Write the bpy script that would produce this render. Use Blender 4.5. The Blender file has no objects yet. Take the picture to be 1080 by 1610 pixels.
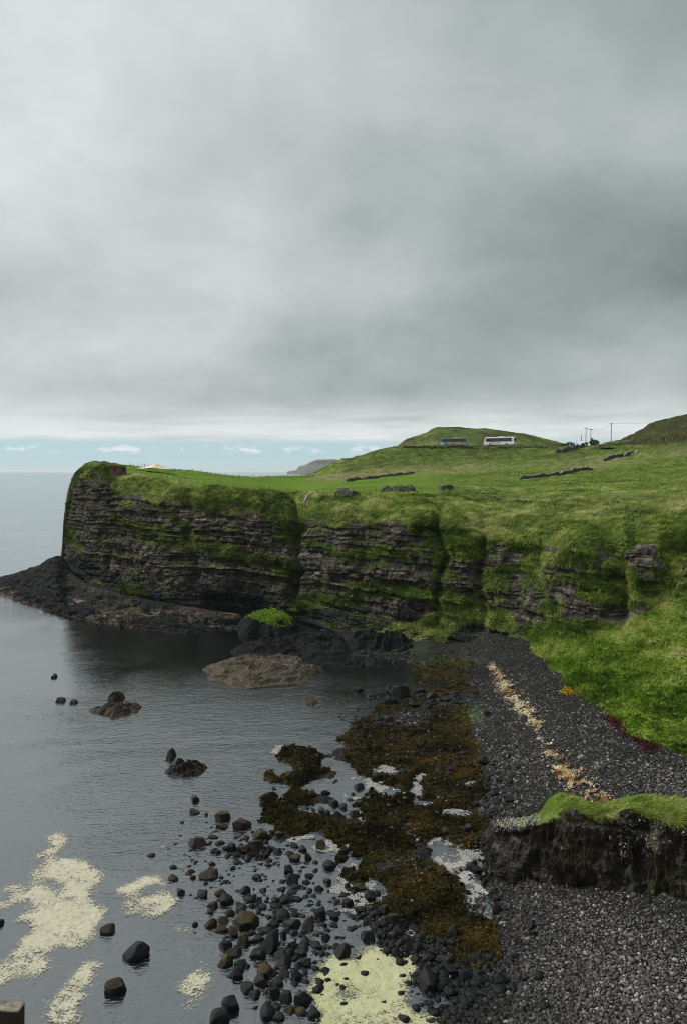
import bpy, bmesh, math, random
import numpy as np
from mathutils import Vector
from mathutils.bvhtree import BVHTree
R = math.radians
rng = np.random.default_rng(7)
random.seed(7)
S = bpy.context.scene
COL = S.collection

# ---------------------------------------------------------------- camera
HCAM, FPX, CX, CY = 30.0, 1216.0, 540.0, 805.0
PITCH = math.atan((CY - 741.0) / FPX)
cam = bpy.data.objects.new('camera', bpy.data.cameras.new('camera'))
COL.objects.link(cam)
cam.location = (0, 0, HCAM)
cam.rotation_euler = (math.pi / 2 - PITCH, 0, 0)
cam.data.sensor_fit = 'VERTICAL'
cam.data.sensor_height = 24.0
cam.data.lens = FPX / 1610.0 * 24.0
cam.data.clip_start = 0.1
cam.data.clip_end = 120000
cam.data.dof.use_dof = True
cam.data.dof.focus_distance = 140
cam.data.dof.aperture_fstop = 2.4
S.camera = cam
S.view_settings.view_transform = 'Standard'
S.view_settings.look = 'None'
S.view_settings.exposure = 1.52
S.view_settings.gamma = 1.0
S.render.engine = 'CYCLES'
S.cycles.use_denoising = True
S.cycles.pixel_filter_type = 'BLACKMAN_HARRIS'
S.cycles.filter_width = 1.05
S.cycles.max_bounces = 6
S.cycles.diffuse_bounces = 2
S.cycles.glossy_bounces = 3
S.cycles.transparent_max_bounces = 6
S.cycles.volume_bounces = 0
S.cycles.caustics_reflective = False
S.cycles.caustics_refractive = False

# ---------------------------------------------------------------- node helpers
class NT:
    def __init__(self, tree):
        self.t = tree
    def n(self, typ, inputs=None, **props):
        nd = self.t.nodes.new(typ)
        for k, v in props.items():
            setattr(nd, k, v)
        for k, v in (inputs or {}).items():
            self.set(nd.inputs[k], v)
        return nd
    def set(self, sock, v):
        if isinstance(v, bpy.types.NodeSocket):
            self.t.links.new(v, sock)
        elif isinstance(v, bpy.types.Node):
            self.t.links.new(v.outputs[0], sock)
        else:
            if isinstance(v, (tuple, list)) and sock.type == 'RGBA' and len(v) == 3:
                v = (*v, 1)
            sock.default_value = v
    def math(self, op, a, b=0.0, c=0.0, clamp=False):
        nd = self.t.nodes.new('ShaderNodeMath'); nd.operation = op; nd.use_clamp = clamp
        self.set(nd.inputs[0], a); self.set(nd.inputs[1], b); self.set(nd.inputs[2], c)
        return nd.outputs[0]
    def vmath(self, op, a, b=(0, 0, 0)):
        nd = self.t.nodes.new('ShaderNodeVectorMath'); nd.operation = op
        self.set(nd.inputs[0], a); self.set(nd.inputs[1], b)
        return nd
    def mix(self, f, a, b, blend='MIX'):
        nd = self.t.nodes.new('ShaderNodeMix'); nd.data_type = 'RGBA'; nd.blend_type = blend
        self.set(nd.inputs[0], f); self.set(nd.inputs[6], a); self.set(nd.inputs[7], b)
        return nd.outputs[2]
    def ramp(self, f, stops, interp='LINEAR'):
        nd = self.t.nodes.new('ShaderNodeValToRGB'); cr = nd.color_ramp; cr.interpolation = interp
        while len(cr.elements) < len(stops):
            cr.elements.new(0.5)
        for e, (p, c) in zip(cr.elements, stops):
            e.position = p
            e.color = (*c, 1) if isinstance(c, (tuple, list)) else (c, c, c, 1)
        self.set(nd.inputs[0], f)
        return nd.outputs[0]
    def noise(self, vec, scale, detail=4, rough=0.6, dist=0.0, dim='3D'):
        nd = self.t.nodes.new('ShaderNodeTexNoise'); nd.noise_dimensions = dim
        self.set(nd.inputs['Vector'], vec)
        nd.inputs['Scale'].default_value = scale
        nd.inputs['Detail'].default_value = detail
        nd.inputs['Roughness'].default_value = rough
        nd.inputs['Distortion'].default_value = dist
        return nd.outputs['Fac']
    def voro(self, vec, scale, feature='F1', out='Distance'):
        nd = self.t.nodes.new('ShaderNodeTexVoronoi'); nd.feature = feature
        self.set(nd.inputs['Vector'], vec); nd.inputs['Scale'].default_value = scale
        return nd.outputs[out]
    def mapping(self, vec, scale=(1, 1, 1), rot=(0, 0, 0), loc=(0, 0, 0)):
        nd = self.t.nodes.new('ShaderNodeMapping')
        self.set(nd.inputs[0], vec)
        nd.inputs['Scale'].default_value = scale
        nd.inputs['Rotation'].default_value = rot
        nd.inputs['Location'].default_value = loc
        return nd.outputs[0]
    def attr(self, name, out='Fac'):
        nd = self.t.nodes.new('ShaderNodeAttribute'); nd.attribute_name = name
        return nd.outputs[out]
    def bump(self, h, dist, strength=1.0, normal=None):
        nd = self.t.nodes.new('ShaderNodeBump')
        self.set(nd.inputs['Height'], h)
        nd.inputs['Strength'].default_value = strength
        nd.inputs['Distance'].default_value = dist
        if normal is not None:
            self.set(nd.inputs['Normal'], normal)
        return nd.outputs[0]

def new_mat(name):
    m = bpy.data.materials.new(name); m.use_nodes = True
    m.node_tree.nodes.clear()
    w = NT(m.node_tree)
    w.out = w.n('ShaderNodeOutputMaterial')
    w.geo = w.n('ShaderNodeNewGeometry')
    w.pos = w.geo.outputs['Position']
    return m, w

def principled(w, color, rough=0.8, normal=None, spec=0.3, **kw):
    p = w.n('ShaderNodeBsdfPrincipled', {'Base Color': color, 'Roughness': rough, 'Specular IOR Level': spec})
    if normal is not None:
        w.set(p.inputs['Normal'], normal)
    for k, v in kw.items():
        w.set(p.inputs[k.replace('_', ' ')], v)
    w.t.links.new(p.outputs[0], w.out.inputs['Surface'])
    return p

# ---------------------------------------------------------------- world / sky and sun
SUN_EL, SUN_AZ = R(44), R(-72)         # azimuth from +Y towards +X (negative: to the left)
sun_dir = Vector((math.sin(SUN_AZ) * math.cos(SUN_EL), math.cos(SUN_AZ) * math.cos(SUN_EL), math.sin(SUN_EL)))
world = bpy.data.worlds.new('World'); S.world = world; world.use_nodes = True
world.node_tree.nodes.clear()
w = NT(world.node_tree)
wout = w.n('ShaderNodeOutputWorld')
tc = w.n('ShaderNodeTexCoord')
D = w.vmath('NORMALIZE', tc.outputs['Generated']).outputs[0]
sep = w.n('ShaderNodeSeparateXYZ', {0: D})
dz = w.math('MAXIMUM', sep.outputs[2], 0.0)
sky_v = w.n('ShaderNodeCombineXYZ', {0: sep.outputs[0], 1: sep.outputs[1], 2: w.math('ADD', dz, 0.16)})
sky = w.n('ShaderNodeTexSky', {'Vector': sky_v.outputs[0]}, sky_type='NISHITA', sun_disc=False)
sky.sun_elevation = SUN_EL; sky.sun_rotation = SUN_AZ
sky.air_density = 1.0; sky.dust_density = 0.3; sky.ozone_density = 3.0
sky_col = w.mix(1.0, sky.outputs[0], (0.033, 0.040, 0.038), 'MULTIPLY')
# cloud deck, seen as a flat layer: project the direction on a plane
inv = w.math('DIVIDE', 1.0, w.math('ADD', dz, 0.42))
P = w.n('ShaderNodeCombineXYZ', {0: w.math('MULTIPLY', sep.outputs[0], inv), 1: w.math('MULTIPLY', sep.outputs[1], inv), 2: 3.7})
Pm = w.mapping(P.outputs[0], (1.0, 1.0, 1.0), (0, 0, R(-24)), (1.3, 2.2, 0))
n1 = w.noise(Pm, 0.9, 3, 0.5, 0.3)
n2 = w.noise(Pm, 2.6, 7, 0.56, 0.25)
n3 = w.noise(Pm, 8.0, 6, 0.58, 0.1)
dens = w.math('ADD', w.math('MULTIPLY', n1, 0.68), w.math('ADD', w.math('MULTIPLY', n2, 0.24), w.math('MULTIPLY', n3, 0.09)))
glow = w.n('ShaderNodeVectorMath', {0: D, 1: tuple(sun_dir)}, operation='DOT_PRODUCT').outputs['Value']
glow = w.math('POWER', w.math('MAXIMUM', glow, 0.0), 2.0)
lum = w.math('ADD', w.math('MULTIPLY', glow, 0.55), w.math('MULTIPLY', w.math('SUBTRACT', 0.59, dens), 1.95))
deep = w.n('ShaderNodeMapRange', {0: dz, 1: 0.10, 2: 0.46, 3: -0.17, 4: 0.05}, interpolation_type='SMOOTHSTEP').outputs[0]
cloud = w.ramp(w.math('ADD', w.math('ADD', lum, deep), 0.21), [(0.0, (0.088, 0.105, 0.106)), (0.28, (0.156, 0.179, 0.179)), (0.55, (0.252, 0.271, 0.270)), (0.8, (0.345, 0.362, 0.362)), (1.0, (0.44, 0.448, 0.448))])
# bright rim of thinner cloud low down, then the clear strip above the sea
low = w.n('ShaderNodeMapRange', {0: dz, 1: 0.040, 2: 0.105, 3: 1.0, 4: 0.0}, interpolation_type='SMOOTHSTEP').outputs[0]
lown = w.noise(w.mapping(D, (2.2, 2.2, 26)), 3.0, 5, 0.55)
lowf = w.math('MULTIPLY', low, w.n('ShaderNodeMapRange', {0: lown, 1: 0.30, 2: 0.62, 3: 0.35, 4: 1.0}).outputs[0])
cloud = w.mix(lowf, cloud, (0.335, 0.355, 0.357))
edge = w.math('ADD', dz, w.math('MULTIPLY', w.math('SUBTRACT', w.noise(w.mapping(D, (4, 4, 18)), 4.0, 5), 0.5), 0.010))
deck = w.n('ShaderNodeMapRange', {0: edge, 1: 0.0335, 2: 0.0445, 3: 0.0, 4: 1.0}, interpolation_type='SMOOTHSTEP').outputs[0]
# small far puffs in the clear strip
pf = w.noise(w.mapping(D, (1, 1, 2.6), (0, 0, 0), (0.25, 0.1, 0.02)), 38.0, 4, 0.5)
band = w.math('MULTIPLY', w.n('ShaderNodeMapRange', {0: dz, 1: 0.021, 2: 0.026, 3: 0.0, 4: 1.0}).outputs[0],
              w.n('ShaderNodeMapRange', {0: dz, 1: 0.028, 2: 0.036, 3: 1.0, 4: 0.0}).outputs[0])
puff = w.math('MULTIPLY', w.n('ShaderNodeMapRange', {0: pf, 1: 0.56, 2: 0.66, 3: 0.0, 4: 0.7}).outputs[0], band)
sky_col = w.mix(0.8, sky_col, (0.235, 0.305, 0.308))
strip = w.mix(puff, sky_col, (0.38, 0.40, 0.405))
allsky = w.mix(deck, strip, cloud)
bg = w.n('ShaderNodeBackground', {'Color': allsky, 'Strength': 0.82})
w.t.links.new(bg.outputs[0], wout.inputs[0])

sun = bpy.data.objects.new('sun', bpy.data.lights.new('sun', 'SUN'))
COL.objects.link(sun)
sun.data.energy = 1.5
sun.data.angle = R(12)
sun.data.color = (1.0, 0.965, 0.9)
sun.rotation_euler = (-sun_dir).to_track_quat('-Z', 'Y').to_euler()

# ---------------------------------------------------------------- maths helpers
SP, CP = math.sin(PITCH), math.cos(PITCH)
def ray(px, py):
    u = (np.asarray(px, float) - CX) / FPX; v = (CY - np.asarray(py, float)) / FPX
    return u, CP + v * SP, -SP + v * CP
def at_y(px, py, Y):
    dx, dy, dz_ = ray(px, py); k = np.asarray(Y, float) / dy
    return np.stack([dx * k, dy * k, HCAM + dz_ * k], -1)
def at_z(px, py, z):
    dx, dy, dz_ = ray(px, py); k = (np.asarray(z, float) - HCAM) / dz_
    return np.stack([dx * k, dy * k, HCAM + dz_ * k], -1)
def to_px(p):
    p = np.asarray(p, float); x, y, z = p[..., 0], p[..., 1], p[..., 2] - HCAM
    f = y * CP - z * SP; up = y * SP + z * CP
    return CX + FPX * x / f, CY - FPX * up / f
def _h(ix, iy, iz, seed):
    with np.errstate(over='ignore'):
        h = (ix.astype(np.uint32) * np.uint32(374761393) + iy.astype(np.uint32) * np.uint32(668265263)
             + iz.astype(np.uint32) * np.uint32(2246822519) + np.uint32((seed * 3266489917) & 0xffffffff))
        h = (h ^ (h >> np.uint32(13))) * np.uint32(1274126177)
        h = (h ^ (h >> np.uint32(16))) * np.uint32(2654435769)
        h = h ^ (h >> np.uint32(15))
    return h.astype(np.float64) / 4294967295.0
def vnoise(x, y, z, seed=0):
    x, y, z = np.broadcast_arrays(np.asarray(x, float), np.asarray(y, float), np.asarray(z, float))
    xi, yi, zi = np.floor(x).astype(np.int64), np.floor(y).astype(np.int64), np.floor(z).astype(np.int64)
    fx, fy, fz = x - xi, y - yi, z - zi
    fx, fy, fz = [f * f * f * (f * (f * 6 - 15) + 10) for f in (fx, fy, fz)]
    out = 0
    for a in (0, 1):
        for b in (0, 1):
            for c in (0, 1):
                out = out + _h(xi + a, yi + b, zi + c, seed) * (fx if a else 1 - fx) * (fy if b else 1 - fy) * (fz if c else 1 - fz)
    return out * 2 - 1
def fbm(x, y, z, scale, octv=4, seed=0, gain=0.5):
    s = 0; a = 1.0; t = 0
    for o in range(octv):
        k = (2.03 ** o) / scale
        s = s + a * vnoise(np.asarray(x) * k + 17.3 * o, np.asarray(y) * k - 9.1 * o, np.asarray(z) * k + 5.7 * o, seed + o)
        t += a; a *= gain
    return s / t * 1.6
def sstep(a, b, x):
    t = np.clip((x - a) / (b - a), 0, 1); return t * t * (3 - 2 * t)
def pchip(xk, yk, xq):
    """monotone cubic, yk shape (k, ...)"""
    xk = np.asarray(xk, float); yk = np.asarray(yk, float); xq = np.asarray(xq, float)
    h = np.diff(xk); hs = h.reshape(-1, *([1] * (yk.ndim - 1)))
    d = np.diff(yk, axis=0) / hs
    m = np.zeros_like(yk)
    w1 = 2 * hs[1:] + hs[:-1]; w2 = hs[1:] + 2 * hs[:-1]
    same = (d[1:] * d[:-1]) > 0
    with np.errstate(divide='ignore', invalid='ignore'):
        hm = (w1 + w2) / (w1 / d[:-1] + w2 / d[1:])
    m[1:-1] = np.where(same, hm, 0); m[0] = d[0]; m[-1] = d[-1]
    i = np.clip(np.searchsorted(xk, xq) - 1, 0, len(xk) - 2)
    sh = (-1, *([1] * (yk.ndim - 1)))
    t = ((xq - xk[i]) / h[i]).reshape(sh); hh = h[i].reshape(sh)
    return ((2 * t**3 - 3 * t**2 + 1) * yk[i] + (t**3 - 2 * t**2 + t) * hh * m[i]
            + (-2 * t**3 + 3 * t**2) * yk[i + 1] + (t**3 - t**2) * hh * m[i + 1])
def lin(xk, yk, xq):
    return np.interp(xq, xk, yk)

# ---------------------------------------------------------------- object helpers
def tag(o, label=None, cat=None, group=None, kind=None):
    if label: o['label'] = label
    if cat: o['category'] = cat
    if group: o['group'] = group
    if kind: o['kind'] = kind
    return o
def mesh_np(name, verts, faces, mat=None, smooth=True, attrs=None):
    verts = np.asarray(verts, np.float32).reshape(-1, 3); faces = np.asarray(faces, np.int32)
    me = bpy.data.meshes.new(name)
    nf, k = faces.shape
    me.vertices.add(len(verts)); me.vertices.foreach_set('co', verts.ravel())
    me.loops.add(nf * k); me.loops.foreach_set('vertex_index', faces.ravel())
    me.polygons.add(nf); me.polygons.foreach_set('loop_start', np.arange(0, nf * k, k, dtype=np.int32))
    me.polygons.foreach_set('loop_total', np.full(nf, k, np.int32))
    me.polygons.foreach_set('use_smooth', np.full(nf, bool(smooth)))
    for an, av in (attrs or {}).items():
        a = me.attributes.new(an, 'FLOAT', 'POINT'); a.data.foreach_set('value', np.asarray(av, np.float32).ravel())
    me.update(calc_edges=True)
    if mat is not None: me.materials.append(mat)
    return me
def link(name, data, parent=None):
    o = bpy.data.objects.new(name, data); COL.objects.link(o)
    if parent is not None: o.parent = parent
    return o
def empty(name, loc, rz=0.0):
    o = link(name, None); o.location = loc; o.rotation_euler = (0, 0, rz); o.empty_display_size = 0.3
    return o
def grid_faces(nr, nc, flip=False):
    i = np.arange(nr - 1)[:, None] * nc + np.arange(nc - 1)[None, :]
    f = np.stack([i, i + 1, i + nc + 1, i + nc], -1).reshape(-1, 4)
    return f[:, ::-1] if flip else f
def grid_normals(V):
    du = np.gradient(V, axis=1); dv = np.gradient(V, axis=0)
    n = np.cross(du, dv); n /= np.linalg.norm(n, axis=-1, keepdims=True) + 1e-9
    return n
class MB:
    """collects simple shapes for one mesh object"""
    def __init__(self): self.bm = bmesh.new()
    def box(self, c, s, rz=0.0, bevel=0.0, taper=1.0):
        r = bmesh.ops.create_cube(self.bm, size=1.0); vs = r['verts']
        cr, sr = math.cos(rz), math.sin(rz)
        for v in vs:
            k = taper if v.co.z > 0 else 1.0
            x, y, z = v.co.x * s[0] * k, v.co.y * s[1] * k, v.co.z * s[2]
            v.co = (c[0] + x * cr - y * sr, c[1] + x * sr + y * cr, c[2] + z)
        if bevel > 0:
            es = list({e for v in vs for e in v.link_edges})
            bmesh.ops.bevel(self.bm, geom=es, offset=bevel, segments=2, affect='EDGES', profile=0.6)
        return self
    def tube(self, a, b, r0, r1=None, seg=8):
        a, b = Vector(a), Vector(b); r1 = r0 if r1 is None else r1
        q = (b - a).to_track_quat('Z', 'Y')
        ra = [self.bm.verts.new(a + q @ Vector((math.cos(i * 2 * math.pi / seg) * r0, math.sin(i * 2 * math.pi / seg) * r0, 0))) for i in range(seg)]
        rb = [self.bm.verts.new(b + q @ Vector((math.cos(i * 2 * math.pi / seg) * r1, math.sin(i * 2 * math.pi / seg) * r1, 0))) for i in range(seg)]
        for i in range(seg):
            self.bm.faces.new((ra[i], ra[(i + 1) % seg], rb[(i + 1) % seg], rb[i]))
        self.bm.faces.new(ra[::-1]); self.bm.faces.new(rb)
        return self
    def mesh(self, name, mat):
        me = bpy.data.meshes.new(name); bmesh.ops.recalc_face_normals(self.bm, faces=self.bm.faces)
        self.bm.to_mesh(me); self.bm.free(); me.materials.append(mat); return me
    def build(self, name, mat, parent=None):
        return link(name, self.mesh(name, mat), parent)

# ---------------------------------------------------------------- materials
def grass_color(w, pos):
    big = w.noise(w.mapping(pos, (0.6, 1.3, 1), (0, 0, R(-12))), 0.06, 6, 0.68); mid = w.noise(pos, 0.4, 7, 0.72)
    streak = w.noise(w.mapping(pos, (0.35, 1.6, 1.2), (0, 0, R(25))), 1.3, 5, 0.65)
    c = w.ramp(mid, [(0.32, (0.022, 0.037, 0.009)), (0.45, (0.062, 0.100, 0.018)), (0.56, (0.128, 0.182, 0.032)), (0.68, (0.24, 0.272, 0.082))])
    c = w.mix(w.n('ShaderNodeMapRange', {0: streak, 1: 0.5, 2: 0.72, 3: 0.0, 4: 0.55}).outputs[0], c, (0.205, 0.24, 0.075))
    c = w.mix(w.n('ShaderNodeMapRange', {0: big, 1: 0.35, 2: 0.6, 3: 0.6, 4: 0.0}).outputs[0], c, (0.030, 0.050, 0.013))
    return c, mid, streak
def make_ground_mat(name, wetdark=1.0):
    """rock with turf where the 'veg' attribute says grass grows; 'lush' = mown pasture"""
    m, w = new_mat(name)
    pos = w.pos
    n = w.noise(w.mapping(pos, (1, 1, 1.5)), 0.6, 9, 0.74)
    strata = w.noise(w.mapping(pos, (0.07, 0.07, 2.2)), 1.0, 7, 0.65, 0.4)
    rock = w.ramp(n, [(0.32, (0.009, 0.0085, 0.0075)), (0.45, (0.028, 0.025, 0.021)), (0.56, (0.062, 0.054, 0.045)), (0.66, (0.125, 0.108, 0.092)), (0.76, (0.23, 0.205, 0.18))])
    pale = w.math('MULTIPLY', w.n('ShaderNodeMapRange', {0: strata, 1: 0.53, 2: 0.66, 3: 0.0, 4: 1.0}).outputs[0], w.math('ADD', 0.25, w.attr('pale')))
    rock = w.mix(w.math('MULTIPLY', pale, w.n('ShaderNodeMapRange', {0: n, 1: 0.40, 2: 0.58}).outputs[0]), rock, (0.24, 0.21, 0.195))
    rust = w.math('MULTIPLY', w.attr('rust'), w.n('ShaderNodeMapRange', {0: n, 1: 0.4, 2: 0.6}).outputs[0])
    rock = w.mix(rust, rock, (0.15, 0.055, 0.022))
    vor = w.voro(pos, 1.15)
    lich = w.math('MULTIPLY', w.n('ShaderNodeMapRange', {0: vor, 1: 0.19, 2: 0.10, 3: 0.0, 4: 1.0}).outputs[0],
                  w.n('ShaderNodeMapRange', {0: w.noise(pos, 0.13, 3), 1: 0.54, 2: 0.62, 3: 0.0, 4: 1.0}).outputs[0])
    rock = w.mix(w.math('MULTIPLY', lich, 0.8), rock, (0.42, 0.41, 0.38))
    moss = w.n('ShaderNodeMapRange', {0: w.noise(pos, 0.2, 6, 0.7), 1: 0.50, 2: 0.62, 3: 0.0, 4: 0.75}).outputs[0]
    rock = w.mix(w.math('MULTIPLY', moss, w.attr('mossy')), rock, (0.045, 0.058, 0.016))
    rock = w.mix(w.attr('wet'), rock, (0.010, 0.011, 0.013))
    g, mid, streak = grass_color(w, pos)
    lush = w.ramp(w.noise(w.mapping(pos, (0.25, 1.4, 1)), 0.22, 5, 0.6), [(0.3, (0.060, 0.115, 0.012)), (0.55, (0.095, 0.160, 0.018)), (0.75, (0.155, 0.205, 0.034))])
    g = w.mix(w.attr('lush'), g, lush)
    g = w.mix(w.attr('dry'), g, w.ramp(mid, [(0.3, (0.075, 0.085, 0.03)), (0.7, (0.22, 0.21, 0.10))]))
    g = w.mix(w.attr('heath'), g, w.ramp(mid, [(0.3, (0.018, 0.022, 0.010)), (0.7, (0.060, 0.062, 0.022))]))
    vb = w.math('ADD', w.attr('veg'), w.math('MULTIPLY', w.math('SUBTRACT', w.noise(pos, 0.9, 6, 0.7), 0.5), 0.9))
    vf = w.n('ShaderNodeMapRange', {0: vb, 1: 0.42, 2: 0.58, 3: 0.0, 4: 1.0}).outputs[0]
    col = w.mix(vf, rock, g)
    hb = w.math('ADD', w.noise(pos, 2.2, 8, 0.7), w.math('MULTIPLY', streak, 0.8))
    p = principled(w, col, 0.9, w.bump(hb, 0.4), 0.04)
    w.set(p.inputs['Roughness'], w.math('SUBTRACT', 0.9, w.math('MULTIPLY', w.attr('wet'), 0.25)))
    return m
M_ground = make_ground_mat('cliff_and_turf')

def simple_mat(name, col, rough=0.7, var=0.35, scale=3.0, bump=0.0, spec=0.3, metallic=0.0):
    m, w = new_mat(name)
    n = w.noise(w.pos, scale, 5, 0.65)
    lo = tuple(c * (1 - var) for c in col); hi = tuple(min(1, c * (1 + var)) for c in col)
    c = w.ramp(n, [(0.3, lo), (0.7, hi)])
    principled(w, c, rough, w.bump(n, bump) if bump else None, spec, Metallic=metallic)
    return m

def blade_mat(name, stops):
    m, w = new_mat(name)
    c = w.ramp(w.attr('tone'), stops)
    d = w.n('ShaderNodeBsdfDiffuse', {'Color': c})
    t = w.n('ShaderNodeBsdfTranslucent', {'Color': c})
    mx = w.n('ShaderNodeMixShader', {0: 0.35}); w.t.links.new(d.outputs[0], mx.inputs[1]); w.t.links.new(t.outputs[0], mx.inputs[2])
    w.t.links.new(mx.outputs[0], w.out.inputs[0])
    return m
M_blade = blade_mat('grass_blades', [(0.0, (0.016, 0.030, 0.007)), (0.26, (0.050, 0.085, 0.015)), (0.48, (0.130, 0.188, 0.032)), (0.74, (0.27, 0.315, 0.078)), (1.0, (0.47, 0.46, 0.21))])

M_slope = blade_mat('slope_grass', [(0.0, (0.022, 0.045, 0.006)), (0.28, (0.070, 0.135, 0.013)), (0.55, (0.160, 0.265, 0.026)), (0.8, (0.29, 0.39, 0.07)), (1.0, (0.48, 0.48, 0.20))])
# water: fresnel reflection over a dim, partly clear body
M_sea, w = new_mat('sea_water')
pos = w.pos
wa = w.noise(w.mapping(pos, (0.55, 1.25, 1), (0, 0, R(-18))), 0.9, 4, 0.6, 0.3)
wb = w.noise(w.mapping(pos, (0.7, 1.3, 1), (0, 0, R(14))), 2.6, 3, 0.55, 0.2)
wc = w.noise(w.mapping(pos, (0.5, 1.5, 1), (0, 0, R(-8))), 0.16, 3, 0.5)
wind = w.noise(w.mapping(pos, (1, 1.3, 1), (0, 0, R(20))), 0.045, 4, 0.55, 0.6)
amp = w.n('ShaderNodeMapRange', {0: wind, 1: 0.36, 2: 0.62, 3: 0.35, 4: 1.15}).outputs[0]
cove = w.n('ShaderNodeVectorMath', {0: pos, 1: (-22.0, 143.0, 0.0)}, operation='DISTANCE').outputs['Value']
amp = w.math('MULTIPLY', amp, w.n('ShaderNodeMapRange', {0: cove, 1: 22.0, 2: 62.0, 3: 0.25, 4: 1.0}).outputs[0])   # sheltered under the cliff
hgt = w.math('ADD', w.math('MULTIPLY', wa, 0.075), w.math('ADD', w.math('MULTIPLY', wb, 0.085), w.math('MULTIPLY', wc, 0.05)))
nrm = w.bump(w.math('MULTIPLY', hgt, amp), 1.0)
fr = w.n('ShaderNodeFresnel', {'IOR': 2.0, 'Normal': nrm})
gl = w.n('ShaderNodeBsdfGlossy', {'Color': (0.95, 0.97, 1.0), 'Roughness': 0.06, 'Normal': nrm})
tr = w.n('ShaderNodeBsdfTransparent', {'Color': (0.62, 0.70, 0.70)})
bd = w.n('ShaderNodeBsdfDiffuse', {'Color': (0.007, 0.010, 0.0115), 'Normal': nrm})
m1 = w.n('ShaderNodeMixShader', {0: 0.55}); w.t.links.new(tr.outputs[0], m1.inputs[1]); w.t.links.new(bd.outputs[0], m1.inputs[2])
refl = w.math('MINIMUM', w.math('POWER', fr.outputs[0], 0.66), 0.80)
m2 = w.n('ShaderNodeMixShader', {0: refl}); w.t.links.new(m1.outputs[0], m2.inputs[1]); w.t.links.new(gl.outputs[0], m2.inputs[2])
w.t.links.new(m2.outputs[0], w.out.inputs[0])

def make_boulder_mat(name, dark, mid, weed, weed_amt, pale_amt=0.0, rough=0.5):
    m, w = new_mat(name)
    tcn = w.n('ShaderNodeTexCoord'); oi = w.n('ShaderNodeObjectInfo')
    pos = w.vmath('ADD', w.pos, w.vmath('SCALE', oi.outputs['Location']).outputs[0]).outputs[0]
    pos = w.pos
    n = w.noise(pos, 1.7, 7, 0.65)
    c = w.ramp(n, [(0.3, dark), (0.7, mid)])
    c = w.mix(w.n('ShaderNodeMapRange', {0: oi.outputs['Random'], 1: 0.0, 2: 1.0, 3: 0.0, 4: 0.55}).outputs[0], c, tuple(x * 0.45 for x in dark))
    nz = w.n('ShaderNodeSeparateXYZ', {0: w.geo.outputs['Normal']}).outputs[2]
    wd = w.math('ADD', w.math('MULTIPLY', nz, 0.5), w.noise(pos, 1.1, 6, 0.7))
    wf = w.n('ShaderNodeMapRange', {0: wd, 1: 1.05 - weed_amt, 2: 1.22 - weed_amt, 3: 0.0, 4: 1.0}).outputs[0]
    c = w.mix(wf, c, w.ramp(w.noise(pos, 4.0, 5), [(0.3, tuple(x * 0.4 for x in weed)), (0.65, weed)]))
    principled(w, c, w.n('ShaderNodeMapRange', {0: n, 1: 0.3, 2: 0.7, 3: rough - 0.12, 4: rough + 0.2}).outputs[0],
               w.bump(w.noise(pos, 5.0, 8, 0.7), 0.07), 0.14 if rough < .7 else 0.02)
    return m
M_basalt = make_boulder_mat('wet_basalt', (0.005, 0.0055, 0.0063), (0.0165, 0.018, 0.0195), (0.030, 0.026, 0.014), 0.02)
M_weedy = make_boulder_mat('weedy_basalt', (0.008, 0.008, 0.0075), (0.022, 0.020, 0.017), (0.046, 0.034, 0.010), 0.26, rough=0.6)
M_ledge = make_boulder_mat('ledge_basalt', (0.006, 0.007, 0.008), (0.026, 0.027, 0.027), (0.03, 0.026, 0.014), 0.0, rough=0.75)
M_tan = make_boulder_mat('tan_rock', (0.030, 0.028, 0.024), (0.140, 0.120, 0.090), (0.05, 0.04, 0.018), 0.10, rough=0.75)
M_brown = make_boulder_mat('brown_rock', (0.014, 0.012, 0.010), (0.052, 0.040, 0.028), (0.034, 0.027, 0.012), 0.10, rough=0.65)
M_pale = make_boulder_mat('pale_stone', (0.16, 0.155, 0.145), (0.34, 0.33, 0.31), (0.10, 0.10, 0.08), 0.0, rough=0.7)

M_pebble, w = new_mat('shingle')
tn = w.attr('tone')
c = w.ramp(tn, [(0.0, (0.012, 0.012, 0.012)), (0.35, (0.036, 0.035, 0.034)), (0.6, (0.072, 0.069, 0.065)), (0.82, (0.13, 0.125, 0.117)), (1.0, (0.26, 0.25, 0.235))])
c = w.mix(w.n('ShaderNodeMapRange', {0: w.noise(w.pos, 6.0, 4), 1: 0.4, 2: 0.7, 3: 0.0, 4: 0.35}).outputs[0], c, (0.03, 0.03, 0.03))
principled(w, c, 0.8, None, 0.08)

M_beach, w = new_mat('beach_ground')
pos = w.pos
n = w.noise(pos, 1.6, 8, 0.7)
sh = w.ramp(w.voro(pos, 3.2), [(0.0, (0.030, 0.030, 0.029)), (0.45, (0.014, 0.014, 0.014)), (0.8, (0.005, 0.005, 0.005))])
weed = w.ramp(w.noise(pos, 1.1, 7, 0.68), [(0.30, (0.006, 0.006, 0.004)), (0.47, (0.018, 0.017, 0.008)), (0.60, (0.034, 0.025, 0.010)), (0.74, (0.070, 0.040, 0.012))])
bed = w.ramp(n, [(0.3, (0.040, 0.046, 0.046)), (0.55, (0.085, 0.090, 0.086)), (0.75, (0.22, 0.215, 0.195))])
c = w.mix(w.attr('weed'), sh, weed)
c = w.mix(w.attr('bed'), c, bed)
c = w.mix(w.attr('deep'), c, (0.010, 0.013, 0.012))  # light lost in deeper water, painted into the bed colour
c = w.mix(w.math('MULTIPLY', w.attr('moss'), w.n('ShaderNodeMapRange', {0: n, 1: 0.42, 2: 0.62}).outputs[0]), c, (0.085, 0.17, 0.03))
principled(w, c, 0.8, w.bump(w.noise(pos, 4.0, 7, 0.7), 0.12), 0.08)

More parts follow.
